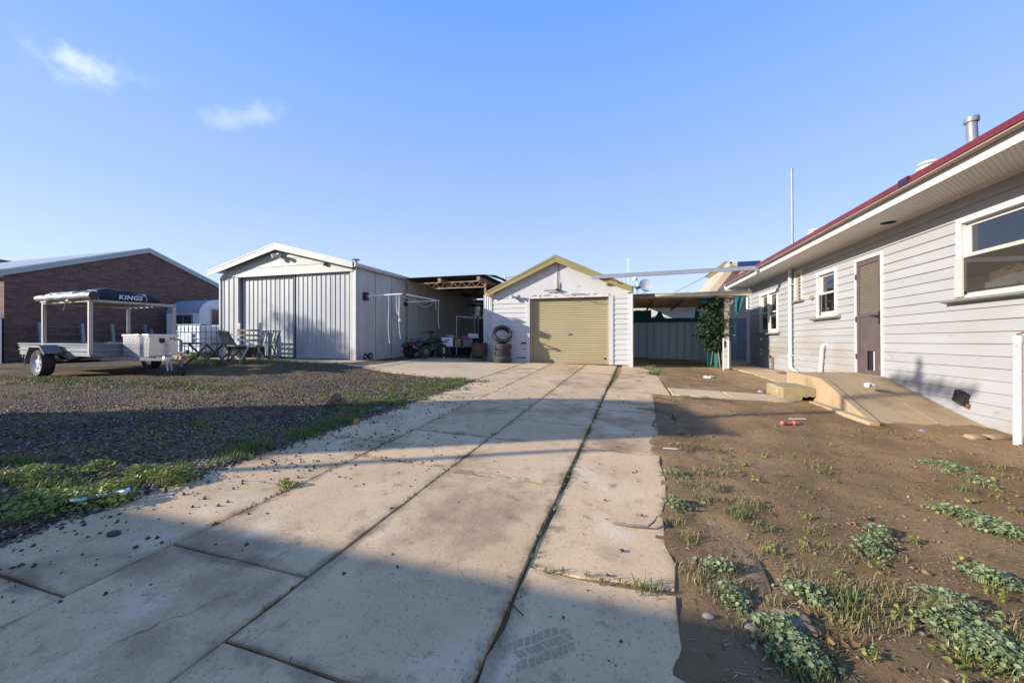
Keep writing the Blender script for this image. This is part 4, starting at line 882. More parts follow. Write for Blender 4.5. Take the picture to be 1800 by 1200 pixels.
P(MB().tube([(0, 0, .74), (-.05, -.08, .76), (-.09, -.13, .77)], [.02, .05, .06], 10), 'lamp_head', wpaint, gl); P(MB().ball((.02, -.05, .5), (.09, .06, .05), 10, 6), 'lamp_head', mat('dark_green_plastic', (.05, .09, .06), None, 4, .5), gl)
# white folding lattice gate standing open in front of the post
fg = thing('folding_gate', 'white metal mesh folding gate standing open by the pergola post', 'gate', (2.76, 12.15, G(2.76, 12.15)), R(52))
for k, (x0, x1, a) in enumerate(((0, .30, 0), (.31, .72, .16))):
    fr = P(MB().bar((x0, 0, .02), (x0, 0, .92), .026).bar((x1, a, .02), (x1, a, .92), .026).bar((x0, 0, .905), (x1, a, .905), .024).bar((x0, 0, .04), (x1, a, .04), .024), 'gate_panel', whs, fg)
    g_ = MB()
    for i in range(1, 9):
        t = i/9; g_.bar((x0+(x1-x0)*t, a*t, .04), (x0+(x1-x0)*t, a*t, .9), .0035)
    for i in range(1, 18): g_.bar((x0, 0, .04+i*.048), (x1, a, .04+i*.048), .0035)
    P(g_, 'gate_mesh', whs, fr)
P(MB().bx(.04, .10, -.03, .0, .66, .84), 'latch', mat('black_plastic', (1, 1, 1)), fg)

# ------------------------------------------------------------------ brick building, fence sheet and caravan at the left
bk = bpy.data.materials.new('brown_brickwork'); bk.use_nodes = True; t = bk.node_tree; n = t.nodes.new; l = t.links.new
b = t.nodes['Principled BSDF']; b.inputs['Roughness'].default_value = .9
tc = n('ShaderNodeTexCoord'); mp = n('ShaderNodeMapping'); l(tc.outputs['Object'], mp.inputs['Vector'])
sx = n('ShaderNodeSeparateXYZ'); l(mp.outputs[0], sx.inputs[0]); ad = n('ShaderNodeMath'); l(sx.outputs['X'], ad.inputs[0]); l(sx.outputs['Y'], ad.inputs[1])
cx = n('ShaderNodeCombineXYZ'); l(ad.outputs[0], cx.inputs['X']); l(sx.outputs['Z'], cx.inputs['Y'])
br = n('ShaderNodeTexBrick'); l(cx.outputs[0], br.inputs['Vector']); br.inputs['Scale'].default_value = 1; br.inputs['Brick Width'].default_value = .24; br.inputs['Row Height'].default_value = .086; br.inputs['Mortar Size'].default_value = .006
br.inputs['Color1'].default_value = (.185, .095, .068, 1); br.inputs['Color2'].default_value = (.11, .06, .05, 1); br.inputs['Mortar'].default_value = (.17, .125, .10, 1); br.inputs['Bias'].default_value = .1; br.inputs['Mortar Smooth'].default_value = .3
nz = n('ShaderNodeTexNoise'); nz.inputs['Scale'].default_value = 9; nz.inputs['Detail'].default_value = 3; l(tc.outputs['Object'], nz.inputs['Vector'])
hv = n('ShaderNodeHueSaturation'); mr_ = n('ShaderNodeMapRange'); mr_.inputs['To Min'].default_value = .6; mr_.inputs['To Max'].default_value = 1.4; l(nz.outputs['Fac'], mr_.inputs['Value']); l(mr_.outputs[0], hv.inputs['Value']); l(br.outputs['Color'], hv.inputs['Color']); l(hv.outputs[0], b.inputs['Base Color'])
bp = n('ShaderNodeBump'); bp.inputs['Strength'].default_value = .6; bp.inputs['Distance'].default_value = .008; bp.invert = True; l(br.outputs['Fac'], bp.inputs['Height']); l(bp.outputs[0], b.inputs['Normal'])
BX = -18.7
bb = thing('brick_building', 'brown brick gabled building with pale green roof trim at the left', 'building', (BX, 10.85, .35))
tg = mat('pale_green_trim', (.36, .43, .40), (.31, .375, .35), 3, .5, vary=.02)
BA, BZ = 10.85, 4.68; be = 3.18
P(MB().ext([(BX, 7.05, .2), (BX, 14.65, .2), (BX, 14.65, be), (BX, BA, BZ), (BX, 7.05, be)], (-9, 0, 0)), 'brick_wall', bk, bb, w=True, smooth=False)
for sg in (-1, 1):
    ye = BA+sg*3.95; ze = be-.03; o = .06
    P(MB().ext([(BX+o, ye, ze-.09), (BX+o, BA, BZ-.05), (BX+o, BA, BZ+.10), (BX+o, ye, ze+.07)], (-.03, 0, 0)), 'barge_board', tg, bb, w=True)
    P(MB().ext([(BX+o+.01, ye, ze+.07), (BX+o+.01, BA, BZ+.10), (BX+o+.01, BA, BZ+.15), (BX+o+.01, ye, ze+.12)], (-.08, 0, 0)), 'roof_capping', wpaint, bb, w=True)
    d = Vector((0, sg*3.95, ze-BZ)).normalized(); P(MB().sheet((BX+.05, BA, BZ+.10), (-1, 0, 0), 9, d, 4.3, (0, 0, 1), 'corr', .1, .02), 'roof', mat('pale_roof_tin', (.50, .52, .50), None, 2, .45, .2), bb, w=True)
    P(MB().tube([(BX+.08, ye+sg*.1, ze+.03), (BX-9, ye+sg*.1, ze+.03)], .06, 8), 'gutter', tg, bb, w=True)
fb = thing('rear_roof', 'dark green tin roof edge showing behind the brick building', 'roof', (-30, 10, 3)); 
P(MB().ext([(-31, 10.5, 4.35), (-29, 8.0, 4.7), (-27.5, 12.3, 4.4), (-27.5, 12.3, 4.55), (-29, 8.0, 4.95), (-31, 10.5, 4.6)], (0, 0, .1)), 'roof', mat('dark_green_tin', (.05, .075, .06), None, 2, .5), fb, w=True)
P(MB().bx(-31, -27.6, 10.6, 14, .3, 4.3), 'wall', bk, fb, w=True)
wf = thing('white_fence', 'white corrugated metal fence at the far left edge next to the brick corner', 'fence', (-18.6, 6.5, .35))
for i in range(5): P(MB().sheet((-18.33-.8*i, 6.88, .36), (-1, 0, 0), .798, (0, 0, 1), 1.55, (0, -1, 0), 'corr', .076, .02), 'fence_sheet', gw, wf, w=True)
P(MB().bar((-18.6, 6.92, 1.6), (-22.5, 6.92, 1.6), .05), 'fence_rail', zincd, wf, w=True)
# caravan
cv = thing('caravan', 'old white caravan with rounded grey roof parked behind the tin shed', 'caravan', (-17.0, 13, .5))
cw = mat('caravan_white', (.62, .65, .69), (.57, .60, .64), 2, .4, vary=.02); cg = mat('caravan_grey', (.27, .29, .32), (.23, .25, .28), 2, .4)
y0, y1, x0, x1 = 11.0, 15.5, -17.88, -16.07
def crv(r, z0, zt, y):                                     # the end view of the roof seen along x
    return [(y+r-r*math.cos(t), z0+(zt-z0)*math.sin(t)) for t in [math.pi/2*i/8 for i in range(9)]]
pf = [(y0, .75), (y0, 2.12)]+crv(.75, 2.12, 2.70, y0)[1:]+[(y1, 2.72), (y1, .75)]
P(MB().ext([(x1, y, z) for y, z in pf], (.02, 0, 0)), 'side_wall', cw, cv, w=True); P(MB().ext([(x0, y, z) for y, z in pf], (.02, 0, 0)), 'side_wall', cw, cv, w=True)
cvv = crv(.75, 2.12, 2.70, y0)+[(y1, 2.72)]
mb = MB(); mb.v = [(x, y, z) for y, z in cvv for x in (x0-.01, x1-.005)]; mb.f = [(2*i, 2*i+1, 2*i+3, 2*i+2) for i in range(len(cvv)-1)]; P(mb, 'roof', cg, cv, w=True)
P(MB().bx(x0, x1, y0+.01, y0+.03, .75, 2.12), 'end_wall', cw, cv, w=True)
wn = P(MB().bx(-17.4, -16.42, y0-.02, y0+.012, 1.50, 2.08), 'window', mat('dull_grey_seal', (.20, .20, .21), None, 4, .5), cv, w=True, bevel=.01); P(MB().bx(-17.34, -16.48, y0-.024, y0-.018, 1.55, 2.03), 'pane', mat('smoked_pane', (.03, .03, .035), (.05, .05, .055), 2, .1, spec=.6), wn, w=True)
P(MB().bx(-16.93, -16.89, y0-.028, y0-.02, 1.52, 2.06), 'glazing_bar', mat('dull_grey_seal', (1, 1, 1)), wn, w=True)
wn = P(MB().bx(x1+.018, x1+.035, 11.4, 12.5, 1.62, 2.35), 'window', galv, cv, w=True, bevel=.06); P(MB().bx(x1+.034, x1+.04, 11.46, 12.44, 1.68, 2.29), 'pane', mat('brown_blind', (.11, .09, .07), None, 2, .2, spec=.6), wn, w=True, bevel=.05)
P(MB().bx(x0+.1, x1-.1, y0+.1, y1-.1, .6, .78), 'chassis', mat('dark_grey_steel', (1, 1, 1)), cv, w=True)
for y in (13.2, ):
    for x in (x0+.15, x1-.15): P(MB().lathe([(0, -.09), (.3, -.09), (.32, 0), (.3, .09), (0, .09)], 20, Matrix.Translation((x, y, .82)) @ Matrix.Rotation(R(90), 4, 'Y')), 'wheel', rub, cv, w=True)
P(MB().tube([(x0+.3, y0+.1, .68), (-16.97, y0-.8, .68), (x1-.3, y0+.1, .68)], .04, 6), 'drawbar', mat('dark_grey_steel', (1, 1, 1)), cv, w=True)
P(MB().bx(-17.3, -16.5, y0-.004, y0+.012, 1.46, 1.48), 'trim_strip', cg, cv, w=True)
P(MB().ball((x1+.03, 12.3, 2.55), (.02, .05, .05), 8, 6), 'marker_lamp', mat('black_plastic', (1, 1, 1)), cv, w=True)
# ------------------------------------------------------------------ tyres and wheels
def tyre_mesh(r, w, ri):
    h = w/2
    return MB().lathe([(ri, -h*.8), (ri+.015, -h*.92), (r-.05, -h), (r-.018, -h*.86), (r-.004, -h*.6), (r-.003, -h*.32), (r-.014, -h*.30), (r-.014, -h*.24), (r, -h*.22), (r, h*.22), (r-.014, h*.24), (r-.014, h*.30), (r-.003, h*.32), (r-.004, h*.6), (r-.018, h*.86), (r-.05, h), (ri+.015, h*.92), (ri, h*.8), (ri+.02, h*.6), (r-.03, h*.55), (r-.025, -h*.55), (ri+.02, -h*.6)], 40, None, True)
tyrem = mat('dusty_tyre', (.032, .031, .030), (.075, .068, .06), 5, .75, bump=.25, bscale=70)
me = tyre_mesh(.292, .195, .19).mesh('tyre', tyrem)
tx, ty = -3.66, 11.46; tz = G(tx, ty)+.02
labs = ['bottom tyre of the stack against the white garage', 'second tyre up in the stack against the white garage', 'third tyre of the garage stack, right under the leaning one']
for i in range(3):
    o = bpy.data.objects.new('tyre', me); C.objects.link(o); o.location = (tx+(.012, -.02, .015)[i], ty+(0, .01, -.01)[i], tz+.0975+.192*i); o.rotation_euler = (0, 0, i*1.1)
    tag(o, labs[i], 'tyre', 'tyres stacked by the garage')
o = bpy.data.objects.new('tyre', tyre_mesh(.315, .2, .215).mesh('tyre', tyrem)); C.objects.link(o); o.location = (tx-.0, ty+.03, tz+.586+.285)
o.rotation_euler = (R(58), 0, R(24)); tag(o, 'black tyre leaning upright on top of the tyre stack, hole facing out', 'tyre', 'tyres stacked by the garage')

def wheel(parent, c, r, w, rim, spokes=5, axis='y', out=-1, m=None):
    """a wheel part: tyre with rim and spokes; axis y; out: the side that shows"""
    M = Matrix.Translation(c) @ Matrix.Rotation(R(90), 4, 'X')
    if axis == 'x': M = Matrix.Translation(c) @ Matrix.Rotation(R(90), 4, 'Y')
    h = w/2; ri = r*.66
    t = P(MB().lathe([(ri, -h*.85), (r*.9, -h), (r-.004, -h*.7), (r, 0), (r-.004, h*.7), (r*.9, h), (ri, h*.85)], 32, M, True), 'wheel', m or rub, parent)
    al = mat('alloy_rim', (.62, .62, .62), (.5, .5, .5), 6, .35, .5)
    if rim:
        P(MB().lathe([(ri-.03, h*.5), (ri, h*.86), (ri+.008, h*.8), (ri, -h*.8), (ri-.03, -h*.5)], 28, M, False), 'rim', al, t)
        sp = MB()
        for i in range(spokes):
            a = 2*math.pi*i/spokes+.3; p = Vector((math.cos(a), math.sin(a), 0)); q = Vector((-p.y, p.x, 0)); s = h*.62*(1 if out > 0 else 1)
            for sd in (1, -1):
                z = s*sd
                sp.add([M @ (p*.03-q*.04+Vector((0, 0, z))), M @ (p*.03+q*.04+Vector((0, 0, z))), M @ (p*ri+q*.02+Vector((0, 0, z))), M @ (p*ri-q*.02+Vector((0, 0, z))),
                        M @ (p*.03-q*.04+Vector((0, 0, z*.6))), M @ (p*.03+q*.04+Vector((0, 0, z*.6))), M @ (p*ri+q*.02+Vector((0, 0, z*.6))), M @ (p*ri-q*.02+Vector((0, 0, z*.6)))], [(0,1,2,3),(4,7,6,5),(0,4,5,1),(1,5,6,2),(2,6,7,3),(3,7,4,0)])
        sp.lathe([(0, -h*.66), (.05, -h*.66), (.055, 0), (.05, h*.66), (0, h*.66)], 14, M)
        P(sp, 'spokes', al, t)
        P(MB().lathe([(0, -.01), (ri-.02, -.01), (ri-.02, .01), (0, .01)], 20, M), 'brake_disc', dark, t)
    return t

# ------------------------------------------------------------------ box trailer with rack and roof tent
tr = thing('box_trailer', 'grey box trailer with tall cream rack, alloy wheels and chequer plate toolbox', 'trailer', (-10.70, 5.19, .335), R(-4.6))
tst = mat('trailer_grey', (.235, .245, .255), (.19, .20, .21), 4, .5, .25, vary=.03); tcr = mat('cream_rack_steel', (.50, .46, .38), (.42, .38, .31), 4, .5, vary=.03, stain=((.27, .18, .11), 6, .6, .75, .6))
LX = -3.10; BWd = 1.48; z0, z1 = .46, .71
P(MB().bx(LX, 0, 0, BWd, z0-.02, z0), 'bed_floor', tst, tr)
def panel(p, q, name):
    p = Vector(p); q = Vector(q); d = (q-p).normalized(); nn = Vector((d.y, -d.x, 0)); mb = MB()
    pr = [(0, z0), (0, z0+.07), (.02, z0+.085), (.02, z0+.105), (0, z0+.12), (0, z0+.16), (.018, z0+.175), (.018, z0+.19), (0, z0+.205), (0, z1), (.03, z1), (.03, z1-.025), (-.02, z1-.025), (-.02, z0)]
    mb.ext([tuple(p+nn*o+Vector((0, 0, z))) for o, z in pr], q-p); return P(mb, name, tst, tr, smooth=False)
panel((LX, 0, 0), (0, 0, 0), 'side_panel'); panel((0, 0, 0), (0, BWd, 0), 'front_panel'); panel((0, BWd, 0), (LX, BWd, 0), 'side_panel'); panel((LX, BWd, 0), (LX, 0, 0), 'tailgate')
P(MB().bar((LX, .25, z0-.06), (0, .25, z0-.06), .05, .08).bar((LX, 1.23, z0-.06), (0, 1.23, z0-.06), .05, .08), 'chassis_rail', tst, tr)
zt = 1.615; XA = -1.94
for x, y in ((0, 0), (XA, 0), (0, BWd), (XA, BWd)):
    P(MB().bar((x-.0, y, z0+.02), (x, y, zt-.03), .062), 'rack_post', tcr, tr, bevel=.004)
P(MB().bar((XA-.03, 0, zt), (.03, 0, zt), .06, .05).bar((XA-.03, BWd, zt), (.03, BWd, zt), .06, .05).bar((0, 0, zt), (0, BWd, zt), .06, .05).bar((XA, 0, zt), (XA, BWd, zt), .06, .05), 'rack_frame', tcr, tr)
for i in range(1, 8): P(MB().bar((XA+i*.243, .03, zt), (XA+i*.243, BWd-.03, zt), .09, .022), 'rack_slat', tim, tr)
P(MB().bar((-.9, -.03, zt-.02), (-.93, -.06, zt-.19), .018), 'strap_end', tcr, tr)
# wheels, guards, axle
wheel(tr, (-1.36, -.21, .285), .287, .2, True); wheel(tr, (-1.36, BWd+.21, .285), .287, .2, True)
for y in (-.33, BWd+.06):
    g = [(-.46, .26), (-.44, .40), (-.24, .66), (.20, .66), (.40, .50)]
    mb = MB()
    for i in range(4):
        (xa, za), (xb, zb) = g[i], g[i+1]
        mb.ext([(-1.36+xa, y, za), (-1.36+xb, y, zb), (-1.36+xb, y, zb+.014), (-1.36+xa, y, za+.014)], (0, .27, 0))
        ye = y if y < 0 else y+.25
        mb.ext([(-1.36+xa, ye, za-.03), (-1.36+xb, ye, zb-.03), (-1.36+xb, ye, zb+.016), (-1.36+xa, ye, za+.016)], (0, .012, 0))
    P(mb, 'mudguard', tst, tr, smooth=False)
P(MB().bar((-1.36, -.15, .285), (-1.36, BWd+.15, .285), .05), 'axle', dark, tr)
for y in (.2, 1.28): P(MB().tube([(-1.85, y, .40), (-1.6, y, .33), (-1.36, y, .31), (-1.12, y, .33), (-.85, y, .40)], .025, 6), 'leaf_spring', dark, tr)
# drawbar, toolbox, jockey stand, chain
P(MB().bar((-.1, .22, .385), (1.55, .72, .385), .05, .08).bar((-.1, 1.26, .385), (1.55, .76, .385), .05, .08), 'drawbar', tst, tr)
P(MB().bx(1.45, 1.75, .69, .79, .37, .46).tube([(1.6, .74, .46), (1.68, .74, .53), (1.78, .74, .52)], .02, 8), 'coupling', rustp, tr, bevel=.01)
alu = mat('polished_chequer_plate', (.66, .66, .65), (.58, .58, .575), 5, .30, .75, vary=.02, stain=((.45, .44, .42), 8, .55, .75, .6))
tb = P(MB().ext([(.05, .50, .43), (.05, 1.02, .43), (.05, 1.02, .84), (.05, 1.02, .905), (.05, .50, .905)], (.98, 0, 0)), 'toolbox', alu, tr, bevel=.008)
P(MB().bx(.03, 1.045, .485, 1.035, .86, .912), 'lid', alu, tb, bevel=.006)
ck = MB()
for (f, u0, u1) in (('y', .09, 1.0), ('x', .54, .99)):
    i = 0; u = u0
    while u < u1:
        for j in range(7):
            z = .455+j*.055+(.027 if i % 2 else 0); s = 1 if (i+j) % 2 else -1
            c = Vector((u, .4975, z)) if f == 'y' else Vector((1.0325, u, z)); d = Vector((.02, 0, .02*s)) if f == 'y' else Vector((0, .02, .02*s))
            ck.bar(c-d, c+d, .009, .006, (0, 1, 0) if f == 'y' else (1, 0, 0))
        u += .052; i += 1
P(ck, 'chequer_ribs', alu, tb, kind='stuff')
P(MB().bx(1.03, 1.045, .67, .77, .74, .83).bx(1.04, 1.06, .69, .75, .72, .76), 'latch', mat('dark_bronze', (1, 1, 1)), tb, bevel=.006)
P(MB().bx(1.03, 1.036, .86, .96, .805, .83), 'badge', dark, tb)
jk = P(MB().tube([(1.30, .93, .12), (1.30, .93, .78)], .028, 10).tube([(1.30, .93, .78), (1.30, .80, .80), (1.3, .8, .86)], .012, 8).bx(1.26, 1.34, .74, .92, .36, .44), 'jockey_stand', tst, tr)
P(MB().lathe([(0, -.035), (.1, -.035), (.105, 0), (.1, .035), (0, .035)], 18, Matrix.Translation((1.30, .93, .105)) @ Matrix.Rotation(R(90), 4, 'X')), 'jockey_wheel', rub, jk)
ch = MB()
for k, (x, y) in enumerate(((1.42, .62), (1.48, .66))):
    for i in range(9):
        zc = .38-.028*i; M = Matrix.Translation((x+.01*math.sin(i+k), y, zc)) @ Matrix.Rotation(R(90)*(i % 2), 4, 'Z') @ Matrix.Rotation(R(90), 4, 'X')
        ch.lathe([(.013, 0), (.018, .005), (.023, 0), (.018, -.005)], 8, M, True)
P(ch, 'safety_chain', mat('bright_zinc', (.60, .60, .60), None, 6, .4, .6), tr, kind='stuff')
P(MB().lathe([(.018, -.006), (.036, -.006), (.036, .006), (.018, .006)], 12, Matrix.Translation((1.36, .585, .41)) @ Matrix.Rotation(R(80), 4, 'X'), True).tube([(1.5, .62, .42), (1.52, .60, .50), (1.56, .62, .50), (1.56, .64, .42)], .012, 6), 'shackle', mat('bright_zinc', (1, 1, 1)), tr)
# rear lamp bar
P(MB().bx(LX-.05, LX-.02, .05, 1.43, .36, .43), 'light_bar', tst, tr); P(MB().bx(LX-.065, LX-.05, .08, .25, .37, .425), 'tail_lamp', mat('red_lens', (.3, .02, .02), None, 5, .3), tr)
# soft black roof tent with a silver cover at its rear half and a silver awning roll along the side
tent = thing('roof_tent', 'black folded roof tent in a soft cover with white lettering on the trailer rack', 'roof tent', (-10.70, 5.19, .335), R(-4.6))
blk = mat('black_vinyl', (.012, .013, .015), (.02, .021, .024), 4, .55, bump=.8, bscale=9, spec=.35)
def softbox(x0, x1, y0, y1, z0, hf, nx=26, ny=16, ns=5, bulge=.03):
    mb = MB(); random.seed(5)
    ring = []
    top = {}
    for i in range(nx+1):
        for j in range(ny+1):
            u, v = i/nx, j/ny; x, y = x0+(x1-x0)*u, y0+(y1-y0)*v
            top[i, j] = len(mb.v); mb.v.append((x, y, z0+hf(u, v)))
    for i in range(nx):
        for j in range(ny): mb.f.append((top[i, j], top[i+1, j], top[i+1, j+1], top[i, j+1]))
    loop = [(i, 0) for i in range(nx)]+[(nx, j) for j in range(ny)]+[(i, ny) for i in range(nx, 0, -1)]+[(0, j) for j in range(ny, 0, -1)]
    cx, cy = (x0+x1)/2, (y0+y1)/2; prev = [top[q] for q in loop]
    for s in range(1, ns+1):
        cur = []
        for k, q in enumerate(loop):
            x, y, z = mb.v[top[q]]; t = s/ns; b = 1+bulge*math.sin(math.pi*t)+.008*math.sin(k*.9+s)
            cur.append(len(mb.v)); mb.v.append((cx+(x-cx)*b, cy+(y-cy)*b, z+(z0-z)*t))
        for k in range(len(loop)):
            k2 = (k+1) % len(loop); mb.f.append((prev[k2], prev[k], cur[k], cur[k2]))
        prev = cur
    return mb
def th(u, v):
    e = min(1, 9*min(u, 1-u), 9*min(v, 1-v))**.35
    return (.205+.085*max(0, 1-abs(v-.33)/.42)**.8*(.35+.65*u)+.02*fbm(u*3, v*3, 2, 3)+.012*math.sin(v*19+u*4))*(.55+.45*e)
P(softbox(-1.86, .03, .03, 1.16, zt+.025, th), 'cover', blk, tent)
P(softbox(-1.90, -.72, .0, 1.0, zt+.03, lambda u, v: .205+.012*math.sin(u*9+v*5)+.02*fbm(u*2, v*2, 2, 3)-.05*(1-min(1, 14*min(u, 1-u, v)))), 'silver_cover', mat('silver_vinyl', (.46, .46, .455), (.34, .345, .35), 5, .35, .3, bump=.5, bscale=8, stain=((.12, .12, .13), 6, .62, .68, .8)), tent)
sil = mat('silver_vinyl', (1, 1, 1))
pts = [(-1.98+i*.12, -.075+.004*math.sin(i*2.1), zt+.095+.006*math.sin(i*1.3)) for i in range(20)]
roll = P(MB().tube(pts, [.066+.007*math.sin(i*1.7)+.004*math.sin(i*4.1) for i in range(20)], 14), 'awning_roll', sil, tent)
P(MB().tube([pts[-1], (pts[-1][0]+.03, pts[-1][1], pts[-1][2])], .08, 14), 'roll_end', mat('black_plastic', (1, 1, 1)), roll)
P(MB().tube([(-1.8, -.075, zt+.02), (-1.8, -.075, zt-.0)], .01).bx(-1.82, -1.55, -.1, -.05, zt+.005, zt+.03).bx(-.72, -.62, -.1, -.05, zt-.0, zt+.03), 'awning_bracket', tcr, roll)
for y in (.10, .92): P(MB().tube([(-.35, y, zt+.03+th(.8, (y-.03)/1.13)), (-.02, y, zt+.06+th(.97, (y-.03)/1.13)*.8), (.055, y, zt+.12), (.05, y, zt+.0)], .010, 6), 'strap', mat('grey_webbing', (.40, .40, .42), None, 6, .8), tent)
fc = bpy.data.curves.new('lettering', 'FONT'); fc.body = 'KINGS'; fc.size = .135; fc.shear = .18; fc.extrude = .002; fc.offset = .004; fc.space_character = 1.08; fc.align_x = 'CENTER'
fc.materials.append(mat('white_print', (.75, .75, .75), None, 5, .6)); ft_ = bpy.data.objects.new('lettering_curve', fc); C.objects.link(ft_); bpy.context.view_layer.update(); lme = bpy.data.meshes.new_from_object(ft_.evaluated_get(bpy.context.evaluated_depsgraph_get())); bpy.data.objects.remove(ft_); fo = bpy.data.objects.new('lettering', lme); C.objects.link(fo); fo.parent = tent
fo.location = (.085, .62, zt+.065); fo.rotation_euler = (R(84), R(0), R(90)); 
# two low barred steel racks that lean on the brick wall behind the trailer
for i, (py, lab) in enumerate(((7.7, 'grey barred rack leaning on the brick wall behind the trailer tail'), (9.55, 'grey barred rack leaning on the brick wall seen through the trailer rack'))):
    k = thing('barred_rack', lab, 'rack', (BX+.3, py, .40), R(90), 'barred racks by the brick wall'); gs = mat('grey_bar_steel', (.27, .29, .31), None, 4, .5, .2)
    for x in (0, 1.02): P(MB().bar((x, -.12, 0), (x, .04, 1.25), .09), 'upright', gs, k)
    for j in range(4): P(MB().bar((.05, -.02-.005*j, .40+.24*j), (.97, -.02-.005*j, .40+.24*j), .055, .035), 'bar', mat('dark_grey_steel', (1, 1, 1)), k)
    P(MB().bar((1.2, -.14, 0), (1.2, -.02, 1.1), .09), 'upright', gs, k); P(MB().bar((-.06, -.2, .0), (.0, -.02, .6), .03), 'brace', gs, k)

# ------------------------------------------------------------------ garden furniture before the shed
grey_t = mat('grey_weathered_timber', (.21, .195, .175), (.145, .13, .115), 5, .85, bump=.3, bscale=30, vary=.08); wht = mat('worn_white_timber', (.62, .61, .60), (.48, .46, .44), 6, .7, vary=.04); bro = mat('brown_slat', (.33, .22, .13), (.24, .155, .09), 6, .7, bump=.2, vary=.08)
ft = thing('folding_table', 'dark square slatted folding table with crossed legs in front of the white tank', 'table', (-10.86, 7.62, G(-10.86, 7.62)), R(6))
for i in range(7): P(MB().bx(-.52, .52, -.30+i*.087, -.222+i*.087, .60, .622), 'slat', grey_t, ft, bevel=.003)
P(MB().bx(-.50, -.45, -.28, .28, .565, .60).bx(.45, .50, -.28, .28, .565, .60), 'apron', grey_t, ft)
for y in (-.24, .22):
    P(MB().bar((-.42, y, 0), (.30, y, .57), .05, .028), 'leg', grey_t, ft); P(MB().bar((.42, y+.03, 0), (-.30, y+.03, .57), .05, .028), 'leg', grey_t, ft)
P(MB().bar((-.1, -.24, .26), (-.1, .25, .26), .03), 'stretcher', grey_t, ft)
def chair(loc, rz, label, m):
    """folding slatted chair: faces local -x"""
    c = thing('folding_chair', label, 'chair', loc, rz, 'folding chairs by the tin shed')
    for y in (-.22, .22):
        P(MB().bar((-.24, y, .0), (.26, y, .86), .04, .024, (0, 1, 0)), 'leg', m, c); P(MB().bar((.26, y*.88, .0), (-.22, y*.88, .44), .04, .024, (0, 1, 0)), 'leg', m, c)
    for i in range(6): P(MB().bx(-.24+i*.072, -.182+i*.072, -.22, .22, .435, .452), 'seat_slat', m, c)
    for i in range(6): P(MB().bar((.06, -.18+i*.072, .50), (.285, -.18+i*.072, .90-.012*abs(i-2.5)), .046, .012, (0, 1, 0)), 'back_slat', m, c)
    P(MB().bar((.265, -.24, .87), (.265, .24, .87), .05, .025), 'back_rail', m, c); P(MB().bar((.075, -.22, .53), (.075, .22, .53), .035, .02), 'back_rail', m, c); P(MB().bar((-.16, -.22, .14), (-.16, .22, .14), .025), 'stretcher', m, c)
    return c
chair((-10.72, 8.22, G(-10.72, 8.22)), R(200), 'dark grey folding slatted chair beside the folding table, facing right', grey_t)
chair((-9.98, 8.72, G(-9.98, 8.72)), R(-18), 'pale grey folding chair on the right, against the shed doors', mat('silver_timber', (.30, .30, .30), (.23, .225, .22), 5, .8, vary=.06))
bn = thing('timber_bench', 'broken white post bench with three brown back slats before the tin shed', 'bench', (-11.4, 8.95, G(-11, 8.95)), 0)
for x in (0, .84): P(MB().bar((x, 0, .0), (x, .02, 1.12), .085, .05), 'post', wht, bn)
P(MB().bar((1.10, .1, .0), (1.10, .12, .84), .10, .05), 'post', mat('silver_timber', (1, 1, 1)), bn)
for i in range(3): P(MB().bar((.0, -.04, .60+i*.15), (.86, -.045, .585+i*.15), .02, .06), 'back_slat', bro, bn)
for i in range(4): P(MB().bx(-.18, 1.22, -.44+i*.1, -.35+i*.1, .43, .452), 'seat_slat', grey_t, bn)
for x in (.06, .72): P(MB().bar((x, -.4, 0), (x+.04, -.4, .43), .05), 'leg', mat('silver_timber', (1, 1, 1)), bn)
P(MB().bx(-.1, 1.1, -.38, -.05, .12, .40), 'shelf_box', mat('dark_timber', (1, 1, 1)), bn)
P(MB().bar((.02, -.5, .44), (.95, -.42, .455), .05, .03).bar((.55, -.46, .64), (1.1, -.42, .47), .05, .025), 'loose_slat', wht, bn)
one(MB().bar((0, 0, 0), (.25, .12, .52), .06, .03), 'white_stick', wht, 'white painted stick leaning on the front of the bench', 'stick', (-10.42, 8.2, G(-10.42, 8.2)))
one(MB().bar((0, 0, 0), (.12, .06, .22), .05, .03), 'white_offcut', wht, 'short white timber offcut by the shed corner behind the folding table', 'stick', (-10.95, 8.7, G(-10.95, 8.7)+.02))
# caged white water tank
ib = thing('water_tank', 'white plastic water tank in a steel cage beside the tin shed', 'tank', (-13.62, 9.45, G(-13.6, 9.4)))
P(MB().bx(-.56, .56, -.46, .46, .15, 1.06), 'tank', mat('milky_plastic', (.62, .68, .74), (.55, .61, .68), 2, .4), ib, bevel=.06, seg=4)
P(MB().lathe([(.09, 0), (.09, .05), (0, .055)], 16, Matrix.Translation((0, 0, 1.06))), 'cap', mat('black_plastic', (1, 1, 1)), ib)
cg_ = mat('cage_steel', (.20, .22, .25), None, 5, .45, .3)
for z in (.2, .42, .64, .86, 1.08): P(MB().tube([(-.6, -.5, z), (.6, -.5, z), (.6, .5, z), (-.6, .5, z), (-.6, -.5, z)], .011, 6), 'cage_ring', cg_, ib)
for i in range(8):
    x = -.6+i*1.2/7; P(MB().tube([(x, -.505, .13), (x, -.505, 1.08)], .011, 6), 'cage_bar', cg_, ib)
for i in range(1, 6):
    y = -.5+i/6; P(MB().tube([(.605, y, .13), (.605, y, 1.08)], .011, 6), 'cage_bar', cg_, ib)
P(MB().bx(-.6, .6, -.5, .5, .09, .13).bx(-.6, -.48, -.5, .5, 0, .09).bx(-.06, .06, -.5, .5, 0, .09).bx(.48, .6, -.5, .5, 0, .09), 'pallet', mat('dark_grey_steel', (1, 1, 1)), ib)
P(MB().bx(-.25, .22, -.512, -.507, .50, .82), 'label_plate', galv, ib)
